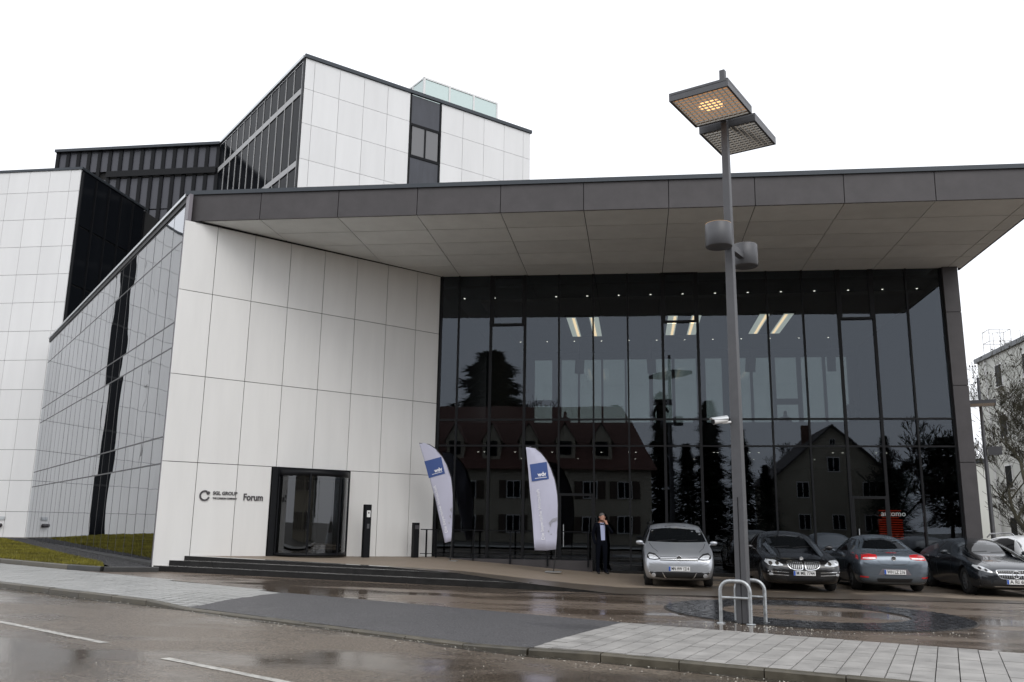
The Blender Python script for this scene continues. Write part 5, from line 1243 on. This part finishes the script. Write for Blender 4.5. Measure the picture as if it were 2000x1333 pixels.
for sd in (1, -1):
    S = (lambda P: P if sd > 0 else sym(P))
    H = [(-.88, .74), (-.84, .765), (-.70, .73), (-.54, .62), (-.53, .58), (-.66, .60), (-.80, .64), (-.86, .68)]
    hl = patch(bv, 'headlight', 'F', S(H), M['clamp'], c, .01, 3)
    for x, z in ((-.77, .69), (-.66, .645)): patch(bv, 'lamp_ring', 'F', disc(x * sd, z, .032, 12), M['trim'], hl, .016, 1)
    patch(bv, 'side_window', 'L' if sd > 0 else 'R', [(1.95, 1.01), (2.4, 1.25), (2.9, 1.315), (3.6, 1.29), (4.2, 1.17), (4.25, 1.06), (3.0, 1.02)], M['cglass'], c, .006, 4)
    patch(bv, 'side_intake', 'F', S([(-.84, .42), (-.60, .40), (-.56, .29), (-.80, .30)]), M['trim'], c, .008, 2)
    patch(bv, 'door_handle', 'L' if sd > 0 else 'R', rect(2.75, .86, 2.95, .88), M['chrome'], c, .02, 1); patch(bv, 'door_handle', 'L' if sd > 0 else 'R', rect(3.65, .88, 3.85, .90), M['chrome'], c, .02, 1)
Gp = chaikin([(-.46, .63), (-.40, .66), (.40, .66), (.46, .63), (.40, .47), (.28, .425), (-.28, .425), (-.40, .47)], 1)
g0 = patch(bv, 'grille_frame', 'F', Gp, M['chrome'], c, .012, 3)
g1 = patch(bv, 'grille_mesh', 'F', [(a * .95, .545 + (b - .545) * .9) for a, b in Gp], M['trim'], g0, .018, 3)
for i in range(15):
    x = -.38 + i * .054; patch(bv, 'grille_slat', 'F', rect(x - .004, .46, x + .004, .63), M['rim'], g0, .023, 1)
patch(bv, 'grille_bar', 'F', [(-.42, .565), (-.1, .56), (.1, .56), (.42, .565), (.42, .535), (.1, .53), (-.1, .53), (-.42, .535)], M['chrome'], g0, .028, 3)
emblem(bv, c, 'F', 0, .545, .095, 'star'); licence(bv, c, 'F', 'A RI 608', .03, .315, .425)
patch(bv, 'lower_intake', 'F', [(-.52, .405), (.52, .405), (.58, .26), (-.58, .26)], M['trim'], c, .006, 3)
patch(bv, 'chrome_lip', 'F', [(-.80, .262), (.80, .262), (.78, .242), (-.78, .242)], M['chrome'], c, .012, 4)
mirrors(c, pM, 1.03, 1.88, 1.03); seams(bv, c, [(.46, .3), (.66, .8), (.72, 1.45)], (1.75, 2.85, 3.85), .96, pill=((2.92, .98, 2.92, 1.32),)); wipers(bv, c, 1.03, .7)
# ---- white estate, mostly outside the frame
pW = paint('white_paint', (.68, .69, .70), .3, .0)
ST = [(0.00, .33, .62, .60, .70, .54, .66, .48), (.06, .24, .74, .72, .82, .66, .78, .60), (.25, .17, .84, .82, .9, .76, .86, .74), (.6, .16, .92, .84, .92, .86, .88, .76), (1.2, .16, 1.02, .84, .92, .94, .88, .74), (1.75, .16, 1.27, .84, .92, .98, .86, .66), (2.2, .16, 1.47, .84, .92, .99, .85, .60),
      (2.8, .16, 1.52, .84, .92, 1.0, .84, .585), (3.8, .16, 1.50, .84, .92, 1.02, .83, .57), (4.45, .16, 1.38, .84, .91, 1.03, .81, .56), (4.65, .2, 1.15, .80, .88, .98, .79, .58), (4.76, .34, .9, .7, .78, .8, .7, .5)]
c, bd, bv = car('white_estate_car', 'white estate car with roof rails cut off by the right edge', (11.45, 25.3, GZ(11.4)), 0, ST, (.92, 3.66), .33, pW)
patch(bv, 'windscreen', 'F', [(-.72, 1.09), (-.58, 1.38), (-.52, 1.435), (.52, 1.435), (.58, 1.38), (.72, 1.09)], M['cglass'], c, .006, 4)
for sd in (1, -1):
    S = (lambda P: P if sd > 0 else sym(P))
    patch(bv, 'side_window', 'L' if sd > 0 else 'R', [(1.75, 1.06), (2.2, 1.36), (2.7, 1.42), (4.1, 1.38), (4.35, 1.1)], M['cglass'], c, .006, 4)
    patch(bv, 'headlight', 'F', S([(-.84, .78), (-.70, .80), (-.52, .70), (-.60, .66), (-.82, .70)]), M['clamp'], c, .01, 2)
    MB().tube([(sd * .60, 2.2, 1.49), (sd * .60, 2.4, 1.56), (sd * .58, 4.0, 1.53), (sd * .57, 4.3, 1.42)], .02, 8).build('roof_rail', M['chrome'], c)
patch(bv, 'grille', 'F', rect(-.45, .60, .45, .72), M['trim'], c, .01, 3)
mirrors(c, M['trim'], 1.02, 1.7, 1.08)
# ================================================================== people
M['skin'] = mat('skin', (.50, .26, .18), .55); M['suit'] = mat('dark_suit', (.005, .006, .010), .95, ior=1.15, var=.2, scale=20); M['shirt'] = mat('pale_blue_shirt', (.42, .46, .66), .75)
M['hair'] = mat('grey_hair', (.11, .10, .095), .7, var=.3, scale=40); M['shoe'] = mat('black_shoe', (.008, .008, .008), .25); M['sil'] = mat('dark_clothes', (.02, .02, .024), .8)
def person(name, label, loc, rz, J, E_, mats, zone, hair=None, group=None):
    p = tag(empty(name, loc, rz), label, 'person', group)
    keys = list(J); me = bpy.data.meshes.new('body'); me.from_pydata([J[k][:3] for k in keys], [(keys.index(a), keys.index(b)) for a, b in E_], [])
    t = bpy.data.objects.new('tmp', me); COL.objects.link(t)
    sk_ = t.modifiers.new('skin', 'SKIN'); sk_.use_smooth_shade = True
    if not me.skin_vertices: me.skin_vertices.new()
    for i, k in enumerate(keys):
        r = J[k][3]; v = me.skin_vertices[0].data[i]; v.radius = r if hasattr(r, '__len__') else (r, r); v.use_root = (k == 'pelvis')
    s = t.modifiers.new('s', 'SUBSURF'); s.levels = 2; s.render_levels = 2
    m2 = eval_mesh(t); bpy.data.objects.remove(t)
    for m in mats: m2.materials.append(m)
    for f in m2.polygons: f.material_index = zone(f.center); f.use_smooth = True
    o = bpy.data.objects.new('body', m2); link(o, p)
    bm = bmesh.new(); bm.from_mesh(m2); bvh = BVHTree.FromBMesh(bm); bm.free()
    return p, o, bvh
def man_joints(fing=True):
    J = {'pelvis': (0, 0, .98, (.155, .115)), 'waist': (0, 0, 1.14, (.15, .115)), 'chest': (0, .01, 1.34, (.175, .125)), 'clav': (0, .015, 1.48, (.13, .095)), 'neck': (.01, 0, 1.565, .058), 'jaw': (.03, -.025, 1.635, (.065, .078)), 'head': (.025, -.01, 1.725, (.078, .095)), 'crown': (.02, .0, 1.795, (.05, .06)),
         'shL': (-.165, .015, 1.475, .075), 'elL': (-.265, .05, 1.20, .056), 'wrL': (-.225, -.05, .98, .042), 'haL': (-.185, -.075, .90, (.03, .05)),
         'shR': (.165, .01, 1.475, .075), 'elR': (.32, -.10, 1.24, .056), 'wrR': (.165, -.20, 1.46, .036), 'haR': (.125, -.185, 1.545, (.026, .042)),
         'hiL': (-.095, .0, .90, .105), 'knL': (-.115, -.01, .52, .075), 'anL': (-.12, .03, .10, .058), 'heL': (-.12, .06, .05, .042), 'toL': (-.10, -.17, .035, (.045, .03)),
         'hiR': (.095, 0, .90, .105), 'knR': (.105, -.01, .52, .075), 'anR': (.105, .02, .10, .058), 'heR': (.095, .05, .05, .042), 'toR': (.20, -.14, .035, (.045, .03))}
    E_ = [('pelvis', 'waist'), ('waist', 'chest'), ('chest', 'clav'), ('clav', 'neck'), ('neck', 'jaw'), ('jaw', 'head'), ('head', 'crown'), ('clav', 'shL'), ('shL', 'elL'), ('elL', 'wrL'), ('wrL', 'haL'), ('clav', 'shR'), ('shR', 'elR'), ('elR', 'wrR'), ('wrR', 'haR'),
          ('pelvis', 'hiL'), ('hiL', 'knL'), ('knL', 'anL'), ('anL', 'heL'), ('anL', 'toL'), ('pelvis', 'hiR'), ('hiR', 'knR'), ('knR', 'anR'), ('anR', 'heR'), ('anR', 'toR')]
    if fing:
        for i in range(4):
            x = .145 - .016 * i; L = (.050, .062, .066, .055)[3 - i]
            J['f%d' % i] = (x - .02, -.20 + .004 * i, 1.60, .0105); J['g%d' % i] = (x - .045, -.185 + .006 * i, 1.60 + L * .45, .009)
            E_ += [('haR', 'f%d' % i), ('f%d' % i, 'g%d' % i)]
        J['t0'] = (.150, -.165, 1.575, .011); J['t1'] = (.140, -.145, 1.62, .009); E_ += [('haR', 't0'), ('t0', 't1')]
    return J, E_
def zone_man(c):
    if c.z > 1.552 and abs(c.x - .03) < .2: return 0
    if c.z > 1.50 and c.x > .06 and c.y < -.13: return 0
    if c.z < .075: return 3
    if c.z < 1.0 and abs(c.x) < .2: return 2
    return 1
J, E_ = man_joints()
mp_, mo, mb_ = person('person', 'man in a dark suit and pale blue shirt holding a hand to his mouth', (-1.07, 27.45, .025), rad(8), J, E_, [M['skin'], M['suit'], M['suit'], M['shoe']], zone_man)
patch(mb_, 'shirt', 'F', [(-.055, 1.545), (.065, 1.545), (.10, 1.44), (.10, 1.2), (.095, 1.02), (-.02, 1.02), (.0, 1.2), (-.02, 1.4)], M['shirt'], mp_, .006, 4, .01)
patch(mb_, 'belt', 'F', rect(-.03, .995, .10, 1.02), M['shoe'], mp_, .008, 2, .01)
hr_ = MB(); hr_.lathe([(.098, -.03), (.103, .02), (.095, .06), (.07, .095), (.03, .112), (.001, .116)], n=18); hr_.v = [(x * .80 + .022, y * .98 + .03, z * .9 + 1.742) for x, y, z in hr_.v]; hr_.v = [(x, y + (.02 if z < 1.74 else 0), z) for x, y, z in hr_.v]; hr_.build('hair', M['hair'], mp_)
fc = MB(); fc.lathe([(.001, -.024), (.014, -.012), (.016, .006), (.001, .028)], c=(.055, -.112, 1.70), n=8); fc.build('nose', M['skin'], mp_)
for x in (.022, .082): MB().lathe([(.001, -.006), (.010, 0), (.001, .006)], c=(x, -.098, 1.727), n=8).build('eye', M['shoe'], mp_)
MB().box((.05, -.104, 1.655), (.045, .008, .008)).build('mouth', M['hair'], mp_)
for x in (-.06, .108): MB().lathe([(.001, -.032), (.016, -.01), (.018, .014), (.001, .03)], c=(x, .0, 1.71), n=8).build('ear', M['skin'], mp_)
# people in the upper room, dark against the rear windows
def zone0(c): return 0
Js, Es = man_joints(False)
def seated():
    J = dict(Js); E2 = list(Es); dz = -.5
    for k in J: x, y, z, r = J[k]; J[k] = (x, y, z + dz, r)
    for s, sg in (('L', -1), ('R', 1)):
        J['hi' + s] = (.1 * sg, -.05, .46, .1); J['kn' + s] = (.12 * sg, -.48, .48, .075); J['an' + s] = (.12 * sg, -.45, .1, .055); J['he' + s] = (.12 * sg, -.42, .05, .04); J['to' + s] = (.12 * sg, -.62, .035, .04)
    J['elR'] = (.27, -.05, .72, .056); J['wrR'] = (.2, -.28, .62, .036); J['haR'] = (.16, -.36, .62, (.03, .04))
    return J, E2
Jx, Ex = seated()
for px, st_, lab in ((1.05, 0, 'standing figure behind the upper glass beside the mirrored lamp'), (6.0, 1, 'seated figure behind the upper glass right of the lamp pole'), (2.6, 1, 'seated figure behind the upper glass left of the lamp pole'), (-2.9, 1, 'seated figure low behind the upper glass above the right beach flag'), (8.6, 0, 'figure standing behind the upper glass near its right end')):
    JJ, EE = (Jx, Ex) if st_ else (Js, Es)
    person('person', lab, (px, 36.0, 4.83), rad(20 * (px % 3) - 20), JJ, EE, [M['sil']], zone0, group='people in the upper room')
